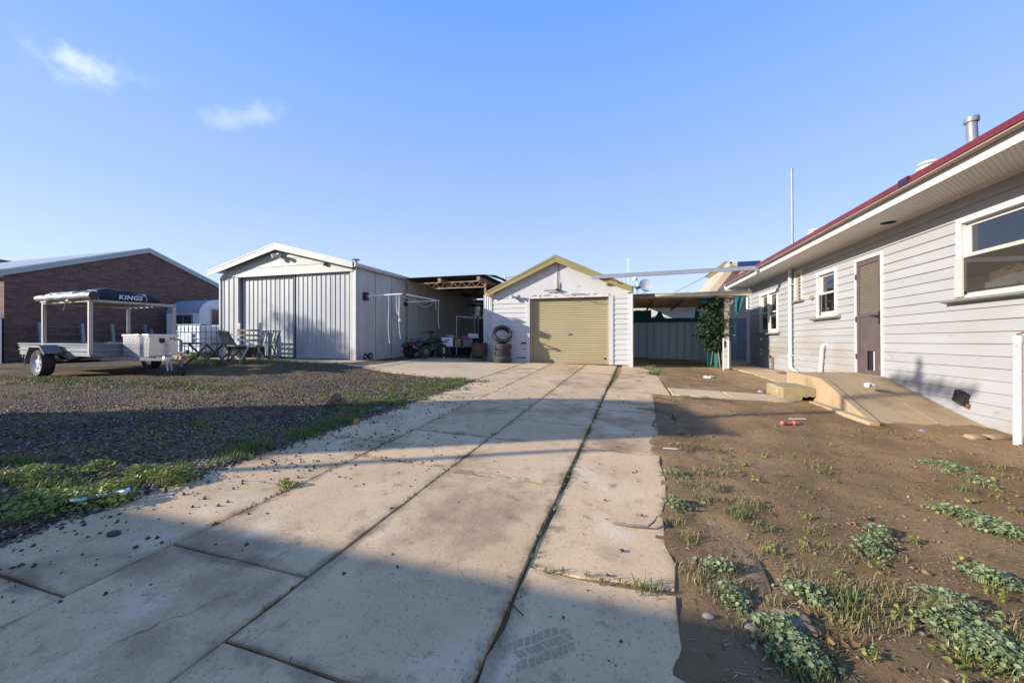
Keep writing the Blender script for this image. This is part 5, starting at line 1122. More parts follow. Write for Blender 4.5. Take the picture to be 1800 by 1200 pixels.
P(MB().lathe([(0, 0), (.06, 0), (.06, .1), (0, .1)], 12, Matrix.Translation((0, -.46, .2)) @ Matrix.Rotation(R(90), 4, 'X')), 'valve', mat('black_plastic', (1, 1, 1)), ib)
jc = one(MB().bx(-.17, .17, -.17, .17, 0, .62).bx(-.08, .08, -.03, .03, .62, .7), 'blue_drum', mat('pale_blue_plastic', (.25, .33, .48), None, 3, .45), 'pale blue plastic drum standing left of the caged water tank', 'drum', (-14.45, 9.2, G(-14.4, 9.2)), bevel=.03)

# ------------------------------------------------------------------ what stands in the carport
q = thing('quad_bike', 'small black quad bike with rear rack parked in the carport, tail forward', 'quad bike', (-6.42, 11.0, G(-6.4, 11.2)+.02), R(-14))
bp_ = mat('black_plastic', (1, 1, 1)); redm = mat('red_plastic', (.28, .02, .03), None, 5, .4)
for x, y in ((-.33, .0), (.33, .0), (-.30, .92), (.30, .92)):
    M = Matrix.Translation((x, y, .215)) @ Matrix.Rotation(R(90), 4, 'Y')
    w_ = P(MB().lathe([(.10, -.08), (.17, -.105), (.205, -.085), (.215, -.04), (.215, .04), (.205, .085), (.17, .105), (.10, .08)], 24, M, True), 'wheel', rub, q)
    P(MB().lathe([(0, -.05), (.105, -.07), (.105, .07), (0, .05)], 16, M), 'hub', mat('dark_grey_steel', (1, 1, 1)), w_)
P(MB().bar((-.3, 0, .2), (.3, 0, .2), .04).bar((-.28, .92, .22), (.28, .92, .22), .03).bar((0, 0, .24), (0, .92, .24), .09, .07), 'chassis', dark, q)
P(MB().bx(-.14, .14, .25, .75, .22, .45), 'engine', mat('dark_grey_steel', (1, 1, 1)), q, bevel=.03)
for s in (-1, 1):
    for yc, z in ((0.0, .47), (.92, .49)):
        mb = MB(); pts = [(yc-.28, z-.10), (yc-.18, z+.01), (yc, z+.05), (yc+.18, z+.02), (yc+.27, z-.10)]
        mb.ext([(s*.13, y, z_) for y, z_ in pts]+[(s*.13, y, z_-.025) for y, z_ in pts[::-1]], (s*.30, 0, 0)); P(mb, 'mudguard', bp_, q, bevel=.008)
P(MB().ext([(-.11, -.12, .50), (-.11, .1, .56), (-.11, .42, .53), (-.11, .60, .60), (-.11, .60, .50), (-.11, .1, .45), (-.11, -.12, .45)], (.22, 0, 0)), 'seat', rub, q, bevel=.025)
P(MB().ext([(-.12, .5, .45), (-.12, .58, .62), (-.12, .85, .66), (-.12, 1.12, .56), (-.12, 1.12, .42)], (.24, 0, 0)), 'front_cowl', bp_, q, bevel=.03)
P(MB().tube([(-.22, -.28, .6), (.22, -.28, .6), (.22, .08, .6), (-.22, .08, .6), (-.22, -.28, .6)], .012, 6).tube([(-.08, -.28, .6), (-.08, .08, .6)], .01, 6).tube([(.08, -.28, .6), (.08, .08, .6)], .01, 6).tube([(-.15, -.1, .6), (-.15, -.05, .45)], .012, 6).tube([(.15, -.1, .6), (.15, -.05, .45)], .012, 6), 'rear_rack', bp_, q)
P(MB().bx(-.08, .10, -.26, -.16, .37, .47), 'tail_lamp', redm, q, bevel=.02)
P(MB().tube([(-.36, .56, .84), (-.2, .62, .85), (0, .66, .80), (.2, .62, .85), (.36, .56, .84)], .013, 8).tube([(0, .66, .80), (0, .72, .6)], .02, 8).bx(-.07, .07, .62, .72, .78, .88), 'handlebar', bp_, q)
P(MB().tube([(.16, -.3, .36), (.2, -.05, .36), (.2, .3, .3)], .04, 10), 'exhaust', galv, q)
tb2 = thing('trestle_table', 'low white legged table holding boxes in the shade of the carport', 'table', (-5.45, 12.25, G(-5.4, 12.3)+.02), R(24))
P(MB().bx(-.62, .62, -.3, .3, .38, .41), 'tabletop', mat('dark_timber', (1, 1, 1)), tb2)
for x in (-.56, .56):
    for y in (-.26, .26): P(MB().tube([(x, y, 0), (x*.97, y, .38)], .02, 8), 'leg', whs, tb2)
Zt = G(-5.4, 12.3)+.43
def boxthing(name, label, x, y, sx, sy, sz, m, cat, z=0, rz=24):
    o = thing(name, label, cat, (x, y, Zt+z), R(rz)); t = .012
    P(MB().bx(-sx, sx, -sy, -sy+t, 0, sz).bx(-sx, sx, sy-t, sy, 0, sz).bx(-sx, -sx+t, -sy+t, sy-t, 0, sz).bx(sx-t, sx, -sy+t, sy-t, 0, sz).bx(-sx+t, sx-t, -sy+t, sy-t, 0, t), 'shell', m, o, bevel=.003)
    return o
wb = boxthing('white_crate', 'white plastic crate with dark handle slots on the carport table', -5.82, 12.02, .19, .15, .30, mat('white_plastic', (.60, .62, .66), None, 5, .5), 'crate')
P(MB().bx(-.06, .07, -.156, -.149, .20, .24), 'handle_slot', dark, wb)
P(MB().bx(-.195, .195, -.156, .156, .29, .305), 'lip', mat('white_plastic', (1, 1, 1)), wb)
cbx = boxthing('cardboard_box', 'brown cardboard box between white and dark crates on the carport table', -5.50, 12.18, .11, .15, .27, mat('cardboard', (.22, .16, .10), None, 6, .85), 'box')
P(MB().bar((-.1, -.15, .27), (-.04, -.2, .33), .16, .004), 'flap', mat('cardboard', (1, 1, 1)), cbx)
dc = boxthing('dark_crate', 'dark grey plastic crate at the right end of the carport table', -5.19, 12.3, .17, .15, .27, mat('dark_grey_steel', (1, 1, 1)), 'crate')
P(MB().bx(-.19, .19, -.165, .165, .25, .28), 'lid', bp_, dc)
pp = mat('yellow_paper', (.45, .36, .16), None, 6, .8)
pk = thing('paper_pile', 'messy pile of coloured papers and bags on top of the crates', 'papers', (-5.68, 12.1, Zt+.305), R(24))
for i, (m_, c) in enumerate((('violet_paper', (.30, .28, .45)), ('red_paper', (.42, .05, .05)), ('yellow_paper', (.45, .36, .16)), ('orange_paper', (.5, .2, .06)), ('white_paper', (.6, .6, .62)))):
    P(MB().bx(-.15, .13, -.11, .1, .015*i, .015*i+.012, Matrix.Translation((random.uniform(-.05, .08), random.uniform(-.03, .03), 0)) @ Matrix.Rotation(random.uniform(-.5, .5), 4, 'Z') @ Matrix.Rotation(random.uniform(-.12, .12), 4, 'Y')), 'paper', mat(m_, c, None, 6, .8), pk)
pb = one(MB().bx(-.14, .14, -.1, .1, 0, .045).ball((.02, 0, .04), (.1, .07, .04), 8, 6), 'pink_bag', mat('pink_cloth', (.45, .06, .20), None, 6, .8), 'crumpled pink bag lying on the dark crate in the carport', 'bag', (-5.27, 12.25, Zt+.282), R(24), bevel=.01)
boxthing('white_carton', 'white carton lying behind the pink bag in the carport', -5.08, 12.55, .18, .12, .16, mat('white_paper', (1, 1, 1)), 'box', z=.28)
ht = thing('patio_heater', 'black mushroom patio heater standing in the carport', 'heater', (-5.0, 12.75, G(-5, 12.7)+.02))
P(MB().lathe([(0, 0), (.22, 0), (.22, .03), (.2, .06), (.19, .62), (.08, .66), (0, .66)], 20), 'base', bp_, ht)
P(MB().tube([(0, 0, .6), (0, 0, 1.5)], .03, 10), 'pole', bp_, ht)
P(MB().lathe([(.04, 1.45), (.09, 1.52), (.085, 1.62), (.11, 1.66), (.11, 1.82), (.06, 1.86), (0, 1.86)], 20), 'burner', galv, ht)
P(MB().lathe([(0, 1.97), (.1, 1.965), (.42, 1.88), (.43, 1.865), (.1, 1.945), (0, 1.95)], 28), 'reflector_hood', bp_, ht)
dr = thing('fire_drum', 'rusty brown cut down steel drum fire pit on legs in front of the carport', 'fire pit', (-4.48, 11.6, G(-4.5, 11.6)+.02))
rst = mat('rust_brown', (.085, .045, .03), (.055, .032, .025), 6, .85, bump=.4, bscale=40, stain=((.13, .065, .035), 4, .55, .7, .7))
P(MB().lathe([(0, .16), (.25, .16), (.262, .18), (.255, .30), (.265, .32), (.255, .34), (.255, .55), (.268, .565), (.255, .58), (.24, .58), (.24, .2), (0, .19)], 32), 'drum', rst, dr)
for a in (40, 140, 220, 320): P(MB().tube([(.19*math.cos(R(a)), .19*math.sin(R(a)), .18), (.22*math.cos(R(a)), .22*math.sin(R(a)), 0)], .02, 6), 'leg', rst, dr)
P(MB().tube([(-.27, -.06, .0), (-.26, -.05, .25)], .02, 6), 'prop', tim, dr)
bi = thing('bicycle', 'small dark bicycle standing at the back of the carport by the garage side', 'bicycle', (-4.75, 13.2, G(-4.7, 13.2)+.02), R(70))
for x in (-.45, .45): 
    w_ = P(MB().lathe([(.23, -.018), (.262, 0), (.23, .018)], 28, Matrix.Translation((x, 0, .265)) @ Matrix.Rotation(R(90), 4, 'X'), True), 'wheel', rub, bi)
    sp = MB()
    for i in range(10): a = i*math.pi/5; sp.tube([(x, 0, .265), (x+.235*math.cos(a), 0, .265+.235*math.sin(a))], .003, 4)
    P(sp, 'spokes', galv, w_)
P(MB().tube([(-.45, 0, .265), (-.05, 0, .26), (-.18, 0, .62), (-.45, 0, .265)], .014, 6).tube([(-.17, 0, .58), (.30, 0, .66), (-.05, 0, .26)], .016, 6).tube([(.30, 0, .72), (.33, 0, .58), (.45, 0, .265)], .014, 6), 'frame', mat('dark_green_plastic', (1, 1, 1)), bi)
P(MB().tube([(.18, -.3, .90), (.26, -.2, .92), (.28, 0, .78), (.26, .2, .92), (.18, .3, .90)], .012, 6), 'handlebar', bp_, bi); P(MB().bx(-.30, -.06, -.06, .06, .66, .70), 'saddle', rub, bi, bevel=.015)
gz = thing('gazebo_frame', 'thin white tube gazebo frame standing behind the boxes in the carport', 'frame', (-6.2, 13.6, G(-6.2, 13.6)+.02))
for x, y in ((0, 0), (1.6, 1.2), (1.0, -.3), (.1, 1.6)): P(MB().tube([(x, y, 0), (x*1.02, y, 1.5)], .014, 6), 'leg', whs, gz)
P(MB().tube([(0, 0, 1.5), (1.02, -.3, 1.38)], .018, 6).tube([(1.02, -.3, 1.38), (1.63, 1.2, 1.45), (.1, 1.6, 1.5), (0, 0, 1.5)], .016, 6).tube([(.4, .6, 1.56), (1.2, .5, 1.44)], .016, 6), 'top_rail', whs, gz)
one(MB().bx(-.5, .5, -.3, .3, 0, .55).bx(-.45, .45, -.28, .28, .55, .62), 'covered_bench', mat('black_cloth', (.02, .02, .022), None, 6, .9), 'dark covered chest in the back corner of the carport', 'chest', (-6.3, 14.6, G(-6.3, 14.6)+.02), R(4), bevel=.04)
# ------------------------------------------------------------------ plants and litter
def npmesh(name, V, F, m, tone=None, smooth=False):
    """V: (n,3) array, F: list of arrays of equal-length faces"""
    me = bpy.data.meshes.new(name); V = np.asarray(V, dtype=np.float32)
    idx = np.concatenate([f.ravel() for f in F]).astype(np.int32); tot = np.concatenate([np.full(len(f), f.shape[1]) for f in F]).astype(np.int32)
    st = np.concatenate([[0], np.cumsum(tot)[:-1]]).astype(np.int32)
    me.vertices.add(len(V)); me.vertices.foreach_set('co', V.ravel()); me.loops.add(len(idx)); me.loops.foreach_set('vertex_index', idx)
    me.polygons.add(len(tot)); me.polygons.foreach_set('loop_start', st); me.polygons.foreach_set('loop_total', tot)
    if smooth: me.polygons.foreach_set('use_smooth', [True]*len(tot))
    me.materials.append(m); me.update(calc_edges=True); me.validate()
    if tone is not None:
        a = me.attributes.new('tone', 'FLOAT', 'POINT'); a.data.foreach_set('value', np.asarray(tone, dtype=np.float32))
    o = bpy.data.objects.new(name, me); C.objects.link(o); return o
def topz(x, y):
    return max(ground_z(x, y), G(x, y)+.014 if pen(x, y) > .02 else -9)
def zs(xy): return np.array([topz(float(x), float(y)) for x, y in xy])
def blades(P0, h, w, lean=.5):
    """curved blades of grass rooted at P0 (n,3)"""
    n = len(P0); a = rng.uniform(0, 2*np.pi, n); l_ = rng.uniform(.15, 1, n)*lean*h; dx = np.stack([np.cos(a), np.sin(a), np.zeros(n)], 1); sd = np.stack([-np.sin(a), np.cos(a), np.zeros(n)], 1)*(w/2)[:, None]
    up = np.array([0, 0, 1.0])
    fl = np.sqrt(np.clip(1-.5*(l_/h)**2, .06, 1)); m = P0+dx*(l_*.45)[:, None]+up*(h*.62*fl**.8)[:, None]; t = P0+dx*l_[:, None]+up*(h*np.sqrt(np.clip(1-.5*(l_/h)**2, .06, 1)))[:, None]
    V = np.stack([P0-sd, P0+sd, m-sd*.8, m+sd*.8, t], 1).reshape(-1, 3); k = np.arange(n)[:, None]*5
    tone = np.repeat(rng.uniform(0, 1, n), 5); return V, [k+np.array([[0, 1, 3, 2]]), k+np.array([[2, 3, 4]])], tone
def leaves(P0, r, tilt=.6, n_=7, notch=.82):
    """round lobed leaves with a dip at the middle, centred on P0"""
    n = len(P0); a = rng.uniform(0, 2*np.pi, n); tl = rng.uniform(0, tilt, n)
    nx = np.stack([np.cos(a)*np.sin(tl), np.sin(a)*np.sin(tl), np.cos(tl)], 1); u = np.cross(nx, np.array([.3, .9, .2])); u /= np.linalg.norm(u, axis=1)[:, None]; v = np.cross(nx, u)
    ring = []
    for j in range(n_*2):
        t = 2*np.pi*j/(n_*2); q = r*(1 if j % 2 else notch)*rng.uniform(.9, 1.1, n); ring.append(P0+u*(np.cos(t)*q)[:, None]+v*(np.sin(t)*q)[:, None]+nx*(r*.22)[:, None])
    V = np.stack([P0]+ring, 1).reshape(-1, 3); m = n_*2; k = np.arange(n)[:, None]*(m+1)
    F = np.concatenate([k+np.array([[0, 1+j, 1+(j+1) % m]]) for j in range(m)]); return V, [F], np.repeat(rng.uniform(0, 1, n), m+1)
def stones(P0, s, flat=.6):
    n = len(P0); d = np.array([[1, 0, 0], [0, 1, 0], [-1, 0, 0], [0, -1, 0], [0, 0, 1], [0, 0, -.6]], dtype=float)
    a = rng.uniform(0, 2*np.pi, n); c, q = np.cos(a), np.sin(a); V = np.repeat(d[None], n, 0)*rng.uniform(.6, 1.25, (n, 6, 1)); V[:, :, 2] *= flat
    V[:, :4, 2] += rng.uniform(-.25, .3, (n, 4))
    X = V[:, :, 0]*c[:, None]-V[:, :, 1]*q[:, None]; Y = V[:, :, 0]*q[:, None]+V[:, :, 1]*c[:, None]; V = np.stack([X, Y, V[:, :, 2]], 2)*s[:, None, None]+P0[:, None]
    k = np.arange(n)[:, None]*6; f = [[0, 1, 4], [1, 2, 4], [2, 3, 4], [3, 0, 4], [1, 0, 5], [2, 1, 5], [3, 2, 5], [0, 3, 5]]
    return V.reshape(-1, 3), [np.concatenate([k+np.array([g]) for g in f])], np.repeat(rng.uniform(0, 1, n), 6)
def merge(*sets):
    V = []; F3 = {}; T = []; k = 0
    for v, f, t in sets:
        for q in f: F3.setdefault(q.shape[1], []).append(q+k)
        V.append(v); T.append(t); k += len(v)
    return np.concatenate(V), [np.concatenate(x) for x in F3.values()], np.concatenate(T)
green = leafmat('fresh_grass', (.085, .125, .028), (.20, .23, .06)); dry = leafmat('dry_grass', (.33, .245, .11), (.19, .16, .055), tr=.15)
mallow = leafmat('mallow_leaf', (.14, .19, .075), (.32, .36, .17), tr=.2); weedl = leafmat('bright_weed_leaf', (.12, .17, .03), (.36, .36, .08), tr=.25)
mossy = leafmat('moss_tuft', (.17, .18, .03), (.10, .13, .025), tr=.1)
def disc(c, r, n, e=.6):
    a = rng.uniform(0, 2*np.pi, n); q = r*rng.uniform(0, 1, n)**e; return np.stack([c[0]+q*np.cos(a), c[1]+q*np.sin(a)], 1)
def tuft(cs, rs, per, h, w, lean=.6):
    xy = np.concatenate([disc(c, r, int(per*max(.3, r/.1)), .7) for c, r in zip(cs, rs)]); n = len(xy)
    P0 = np.column_stack([xy, zs(xy)]); return blades(P0, rng.uniform(.4, 1.15, n)*h, np.full(n, w)*rng.uniform(.7, 1.3, n), lean)
def stuff(o): o['kind'] = 'stuff'; return o
# gravel chips over the yard
n = 42000; u = rng.uniform(0, 1, n)**1.7
xy = np.stack([-2.75-7.5*u*rng.uniform(.2, 1, n)**.7-rng.exponential(.25, n)*.3, .9+7.4*rng.uniform(0, 1, n)**1.35], 1)
xy = xy[(xy[:, 0] > -14)]; keep = np.array([pen(float(x), float(y)) < .03+.10*rng.random() for x, y in xy]); xy = xy[keep]; n = len(xy); s = rng.uniform(.005, .019, n)
V, F, T = stones(np.column_stack([xy, zs(xy)+s*.15]), s); T = T**2.2
gm_ = leafmat('gravel_chip', (.02, .017, .014), (.34, .25, .165), tr=0); stuff(npmesh('gravel', V, F, gm_, T))
# soil crumbs: thick at the left edge of the drive, sparse elsewhere, clods over the bare earth
xy = np.concatenate([np.stack([-2.95+rng.exponential(.28, 650), rng.uniform(1.0, 7.2, 650)], 1), np.stack([-2.93+rng.exponential(.3, 350), .9+rng.exponential(2.4, 350)], 1), np.stack([-2.0+rng.normal(0, .5, 420), 2.2+rng.exponential(1.5, 420)], 1), np.stack([rng.uniform(-2.5, .2, 330), rng.uniform(.8, 7, 330)], 1)])
xy = xy[(xy[:, 0] < .15) & (xy[:, 1] < 9)]; n = len(xy); s = np.clip(rng.exponential(.0042, n)+.003, 0, .013); V, F, T = stones(np.column_stack([xy, zs(xy)+s*.4]), s, 1.0)
stuff(npmesh('soil_crumbs', V, F, leafmat('soil_crumb', (.035, .026, .02), (.09, .066, .046), tr=0), T))
n = 9000; xy = np.stack([.3+3.9*rng.uniform(0, 1, n)**.9, 1.3+7.5*rng.uniform(0, 1, n)**1.5], 1); keep = np.array([pen(float(x), float(y)) < .02 and not (x > 2.8 and y > 5.6) for x, y in xy]); xy = xy[keep]; n = len(xy)
s = np.clip(rng.exponential(.0042, n)+.003, 0, .022); V, F, T = stones(np.column_stack([xy, zs(xy)+s*.1]), s, .5); stuff(npmesh('earth_clods', V, F, leafmat('earth_clod', (.11, .066, .033), (.29, .18, .095), tr=0), T))
n = 9000; cl_ = np.array([[.55, 3.0], [.9, 2.4], [1.0, 1.9], [1.4, 2.6], [2.0, 2.2], [.7, 4.2], [1.8, 4.6]]); ci = rng.integers(0, len(cl_), n); xy = cl_[ci]+rng.normal(0, .42, (n, 2)); xy[:4500] = np.stack([rng.uniform(.3, 3.4, 4500), 1.3+6*rng.uniform(0, 1, 4500)**1.4], 1)
keep = np.array([pen(float(x), float(y)) < .05 and x < 3.6 for x, y in xy]); xy = xy[keep]; n = len(xy)
stuff(npmesh('straw_litter', *(lambda r: (r[0], r[1], leafmat('straw', (.46, .35, .18), (.26, .19, .10), tr=.05), r[2]))(blades(np.column_stack([xy, zs(xy)+.002]), rng.uniform(.003, .007, n), np.full(n, .0035), 9))))
# grass: the verge along the drive, tufts in the slab joints, patches over the gravel and the bare earth
def line(p, q, n, jit): t = rng.uniform(0, 1, n); return [(p[0]+(q[0]-p[0])*a+rng.normal(0, jit), p[1]+(q[1]-p[1])*a+rng.normal(0, jit)) for a in t]
C1 = line((-3.05, 2.3), (-3.02, 3.7), 46, .09)+line((-3.15, 1.8), (-3.1, 4.4), 40, .16)+line((-3.2, 4.1), (-3.0, 7.0), 55, .18)+[(-3.5+rng.normal(0, .35), rng.uniform(4.6, 7.4)) for _ in range(80)]+[(rng.uniform(-4.6, -3.0), rng.uniform(1.15, 1.9)) for _ in range(50)]+line((-12.5, 8.3), (-7.2, 8.1), 120, .25)
R1 = [rng.uniform(.04, .11) for _ in C1]; g1 = tuft(C1, R1, 60, .065, .005, .9)
C2 = [(rng.uniform(-9.5, -3.1), rng.uniform(1.8, 7.6)) for _ in range(230)]; R2 = [abs(rng.normal(.06, .05))+.02 for _ in C2]; g2 = tuft(C2, R2, 36, .04, .005, 1.0)
C3 = line((-12.5, 4.6), (-6, 4.9), 170, .25); g3 = tuft(C3, [rng.uniform(.06, .15) for _ in C3], 30, .05, .007, .9)
V, F, T = merge(g1); stuff(npmesh('verge_grass', V, F, green, T)); V, F, T = merge(g2, g3); stuff(npmesh('patchy_grass', V, F, mossy, T))
J = []
for y in np.arange(1.0, 11, .035):
    J += [(e3(y)+rng.normal(0, .014), y)]*(1 if rng.random() < (.85 if 2.4 < y < 5.6 else .35) else 0); J += [(e2(y)+rng.normal(0, .01), y)]*(1 if rng.random() < (.8 if 2.5 < y < 3.4 else .22) else 0); J += [(e1(y)+rng.normal(0, .01), y)]*(1 if rng.random() < (.9 if 1.5 < y < 2.0 or 2.3 < y < 2.9 else .15) else 0)
for (a, b, y) in ((-1.3, -.4, 2.62), (-2.1, -1.3, 2.68), (-.4, .2, 1.70)): J += [(x, y+rng.normal(0, .012)) for x in np.arange(a, b, .035) if rng.random() < .75]
stuff(npmesh('joint_grass', *(lambda r: (r[0], r[1], mossy, r[2]))(tuft(J, [rng.uniform(.012, .03) for _ in J], 36, .023, .004, 1.1))))
D = [(.62, 2.9), (.75, 2.75), (.62, 3.3), (.55, 3.9), (.6, 4.4), (.35, 2.2), (.42, 1.85), (.5, 1.6), (.75, 2.2), (.95, 2.0), (1.0, 2.35), (1.15, 2.0), (.85, 1.8), (1.3, 1.7), (1.5, 1.9), (.42, 5.6), (.5, 6.6), (1.0, 6.9), (.32, 8.6), (.4, 9.4), (.7, 10), ]
D += [(p[0]+rng.normal(0, .10), p[1]+rng.normal(0, .10)) for p in D[:16] for _ in range(3)]+[(rng.uniform(.3, 3.2), 1.3+4*rng.uniform(0, 1)**1.6) for _ in range(22)]
stuff(npmesh('dry_grass', *(lambda r: (r[0], r[1], dry, r[2]))(tuft(D, [rng.uniform(.03, .12) for _ in D], 170, .04, .003, 1.6))))
E_ = [at(*p) for p in ((1290, 912), (1345, 930), (1300, 900), (1490, 1050), (1500, 1075), (1400, 1165), (1420, 1190), (1235, 880), (1690, 860), (1760, 1140), (1720, 1160), (1180, 705), (1240, 700), (1150, 660), (1165, 640), (1620, 735), (1140, 1040))]
stuff(npmesh('green_grass', *(lambda r: (r[0], r[1], green, r[2]))(tuft([(p.x, p.y) for p in E_], [.07]*len(E_), 70, .05, .0045, .95))))
sh = [(rng.uniform(.9, 3.0), rng.uniform(12.9, 14.5)) for _ in range(90)]+[(rng.uniform(.55, 1.1), rng.uniform(10, 13)) for _ in range(14)]
stuff(npmesh('shade_grass', *(lambda r: (r[0], r[1], green, r[2]))(tuft(sh, [rng.uniform(.06, .14) for _ in sh], 40, .09, .008))))
# mallow and other broad-leaved weeds that can be told apart
def weed(px, py, rad, nl, label, m=mallow, hgt=.052, name='mallow_weed', cat='weed', lr=(.004, .0105), grp='mallow weeds on the bare earth', sq=1.0):
    nl = int(nl*(2.3 if grp[0] == 'm' else 1.3)); rad *= .72 if grp[0] == 'm' else 1; c = at(px, py); kc = disc((0, 0), rad*.85, max(3, int(rad*45)), .6); xy = kc[rng.integers(0, len(kc), nl)]+rng.normal(0, .024+rad*.10, (nl, 2)); xy[:, 1] *= sq; z = np.array([topz(c.x+float(x), c.y+float(y))-c.z for x, y in xy])
    d = np.hypot(xy[:, 0], xy[:, 1]/sq)/rad; hh = hgt*np.clip(1-.6*d**1.5, .15, 1)*rng.uniform(.35, 1.15, nl)+.006
    L_ = leaves(np.column_stack([xy, z+hh]), rng.uniform(*lr, nl), 1.05)
    k = nl//2; st = blades(np.column_stack([xy[:k]*.85, z[:k]]), hh[:k]*.95, np.full(k, .004), .3)
    V, F, T = merge(L_, st); o = thing(name, label, cat, c, 0, grp); l_ = npmesh('leaves', V, F, m, T); l_.parent = o; return o
for a in ((1182, 838, .09, 60, 'small mallow weed on the slab edge, farther of the two by the drive'), (1188, 893, .11, 100, 'upright mallow weed at the ragged slab edge in the middle distance'),
          (1655, 822, .22, 150, 'low straggling mallow patch under the house wall path, farther one'), (1715, 850, .12, 60, 'small yellowish weed tuft just in front of the far mallow patch'),
          (1690, 905, .17, 140, 'mallow mat tapering leftward at the right side of the yard'), (1755, 930, .22, 240, 'dense grey green mallow mat reaching the right frame edge'),
          (1545, 940, .10, 70, 'round mallow clump alone on bare soil, farther of a pair'), (1535, 970, .12, 90, 'round mallow clump on bare soil, nearer of a pair'),
          (1272, 1005, .08, 60, 'little mallow plant beside the dry grass right of the drive'), (1280, 1052, .09, 70, 'dark green weed rosette right of the nearest slab corner'),
          (1420, 1048, .12, 110, 'mallow clump with a green grass tuft beside it'), (1745, 1030, .17, 190, 'tall mallow clump at right below the dense mat'),
          (1665, 1068, .15, 90, 'loose spreading weed patch in the lower right soil'), (1370, 1110, .13, 150, 'bushy weed by the loose rubble at the bottom edge'),
          (1395, 1150, .14, 170, 'thick weed patch nearest the camera beside fallen leaves'), (1700, 1120, .16, 150, 'yellow green weed sprawl in the bottom right corner'), (1765, 1160, .16, 160, 'weed clump cut by the bottom right corner of the frame')):
    weed(*a)
for a in ((60, 905, .34, 420, 'dense dark green weed bed at the left frame edge beside the concrete', .09, .8), (60, 845, .30, 260, 'sunlit pale weed clump on the gravel at the far left', .08, .7), (190, 880, .28, 380, 'sunlit weed bed round the pale blue dog toy', .09, .7),
          (290, 850, .22, 260, 'yellow green weed clump right of the pale blue dog toy', .08, .8), (250, 835, .16, 160, 'weed clump behind the pale blue dog toy', .08, .8), (175, 823, .09, 70, 'small round leafed weed alone on the dark gravel', .07, 1), (700, 712, .16, 120, 'bright green weed by the blue wrapper at the grass edge', .06, .9), (500, 860, .05, 60, 'small green tuft growing in the left slab joint', .05, 1),
          (345, 632, .35, 260, 'sunlit weeds under the folding table by the caged tank', .22, .7), (1333, 634, .28, 260, 'dark green weed heap against the blue fence by the house corner', .22, .8)):
    weed(a[0], a[1], a[2], a[3], a[4], weedl, a[5], 'leafy_weed', 'weed', (.006, .015) if a[1] > 700 else (.018, .035), 'leafy weeds in the yard', a[6])
# little weeds that nobody could count, over the bare earth and the gravel edge
sp = [(rng.uniform(.4, 3.0), 1.35+2.6*rng.uniform(0, 1)**1.3) for _ in range(70)]+[(rng.uniform(.9, 2.6), rng.uniform(1.3, 2.2)) for _ in range(50)]+[(rng.uniform(-4.8, -3.0), rng.uniform(1.1, 3.2)) for _ in range(60)]+[(-3.0-rng.exponential(.5), rng.uniform(4, 7.3)) for _ in range(40)]
xy = np.concatenate([disc(c, rng.uniform(.015, .06), int(rng.uniform(6, 26))) for c in sp]); n = len(xy); zz_ = zs(xy)
sa = merge(leaves(np.column_stack([xy, zz_+rng.uniform(.004, .03, n)]), rng.uniform(.004, .011, n), 1.1), blades(np.column_stack([xy[::2], zz_[::2]]), rng.uniform(.01, .04, len(xy[::2])), np.full(len(xy[::2]), .004), .9))
stuff(npmesh('ground_weeds', sa[0], sa[1], weedl, sa[2]))
# the creeper on the pergola post
vn = thing('creeper', 'dark green ivy like creeper hanging over the pergola post and shade cloth', 'creeper', (2.78, 12.85, .25))
n = 2600; zz_ = rng.uniform(.55, 2.15, n); wd = .11+.26*np.sin(np.clip((zz_-.3)/1.75, 0, 1)*np.pi)**.7; P0 = np.column_stack([rng.normal(0, 1, n)*wd*.55-.12, rng.normal(0, .13, n), zz_-.0])
V, F, T = leaves(P0, rng.uniform(.03, .06, n), 1.5, 3, .6); o = npmesh('leaves', V, F, leafmat('ivy_leaf', (.014, .032, .012), (.035, .065, .02), tr=.15), T); o.parent = vn
P(MB().tube([(.05, 0, 0), (-.02, .03, .7), (-.1, 0, 1.4), (.0, .02, 2.1)], .018, 6).tube([(.1, .05, 0), (.12, .02, .9), (-.05, .05, 1.8)], .012, 6).tube([(-.2, 0, .1), (-.1, .05, .9), (-.25, 0, 1.7)], .01, 6), 'stem', tim, vn)
n = 60; V, F, T = leaves(np.column_stack([rng.normal(.16, .03, n), rng.normal(-.08, .03, n), rng.uniform(.9, 1.9, n)]), rng.uniform(.02, .04, n), 1.4, 3, .6); o = npmesh('dead_leaves', V, F, dry, T); o.parent = vn
# litter
def lit(name, mb, m, label, cat, px, py, rz=0, dz=0, **k):
    p = at(px, py); return one(mb, name, m, label, cat, (p.x, p.y, topz(p.x, p.y)+dz), R(rz), **k)
random.seed(3)
mb = MB()
for c, r in (((0, 0, .07), .075), ((-.07, -.05, .05), .05), ((.08, .02, .06), .065), ((-.03, .03, .13), .055), ((.05, -.03, .12), .05), ((-.09, .04, .10), .04)): mb.ball(c, (r, r*.9, r*.85), 10, 7, jit=.12)
lit('stuffed_toy', mb, mat('brown_plush', (.16, .085, .05), (.30, .19, .12), 9, .95, bump=.6, bscale=60, stain=((.05, .03, .02), 6, .55, .65, .8)), 'crumpled brown stuffed dog toy lying on the gravel', 'toy', 592, 713)
mb = MB().lathe([(.028, -.009), (.045, -.009), (.05, 0), (.045, .009), (.028, .009)], 18, Matrix.Translation((-.075, 0, .03)), True).tube([(-.03, 0, .03), (.0, .004, .034), (.06, .01, .036), (.10, .02, .04)], [.010, .011, .011, .014], 10).tube([(.10, .02, .04), (.13, .045, .042)], .014, 8).tube([(.10, .02, .04), (.135, .0, .042)], .014, 8)
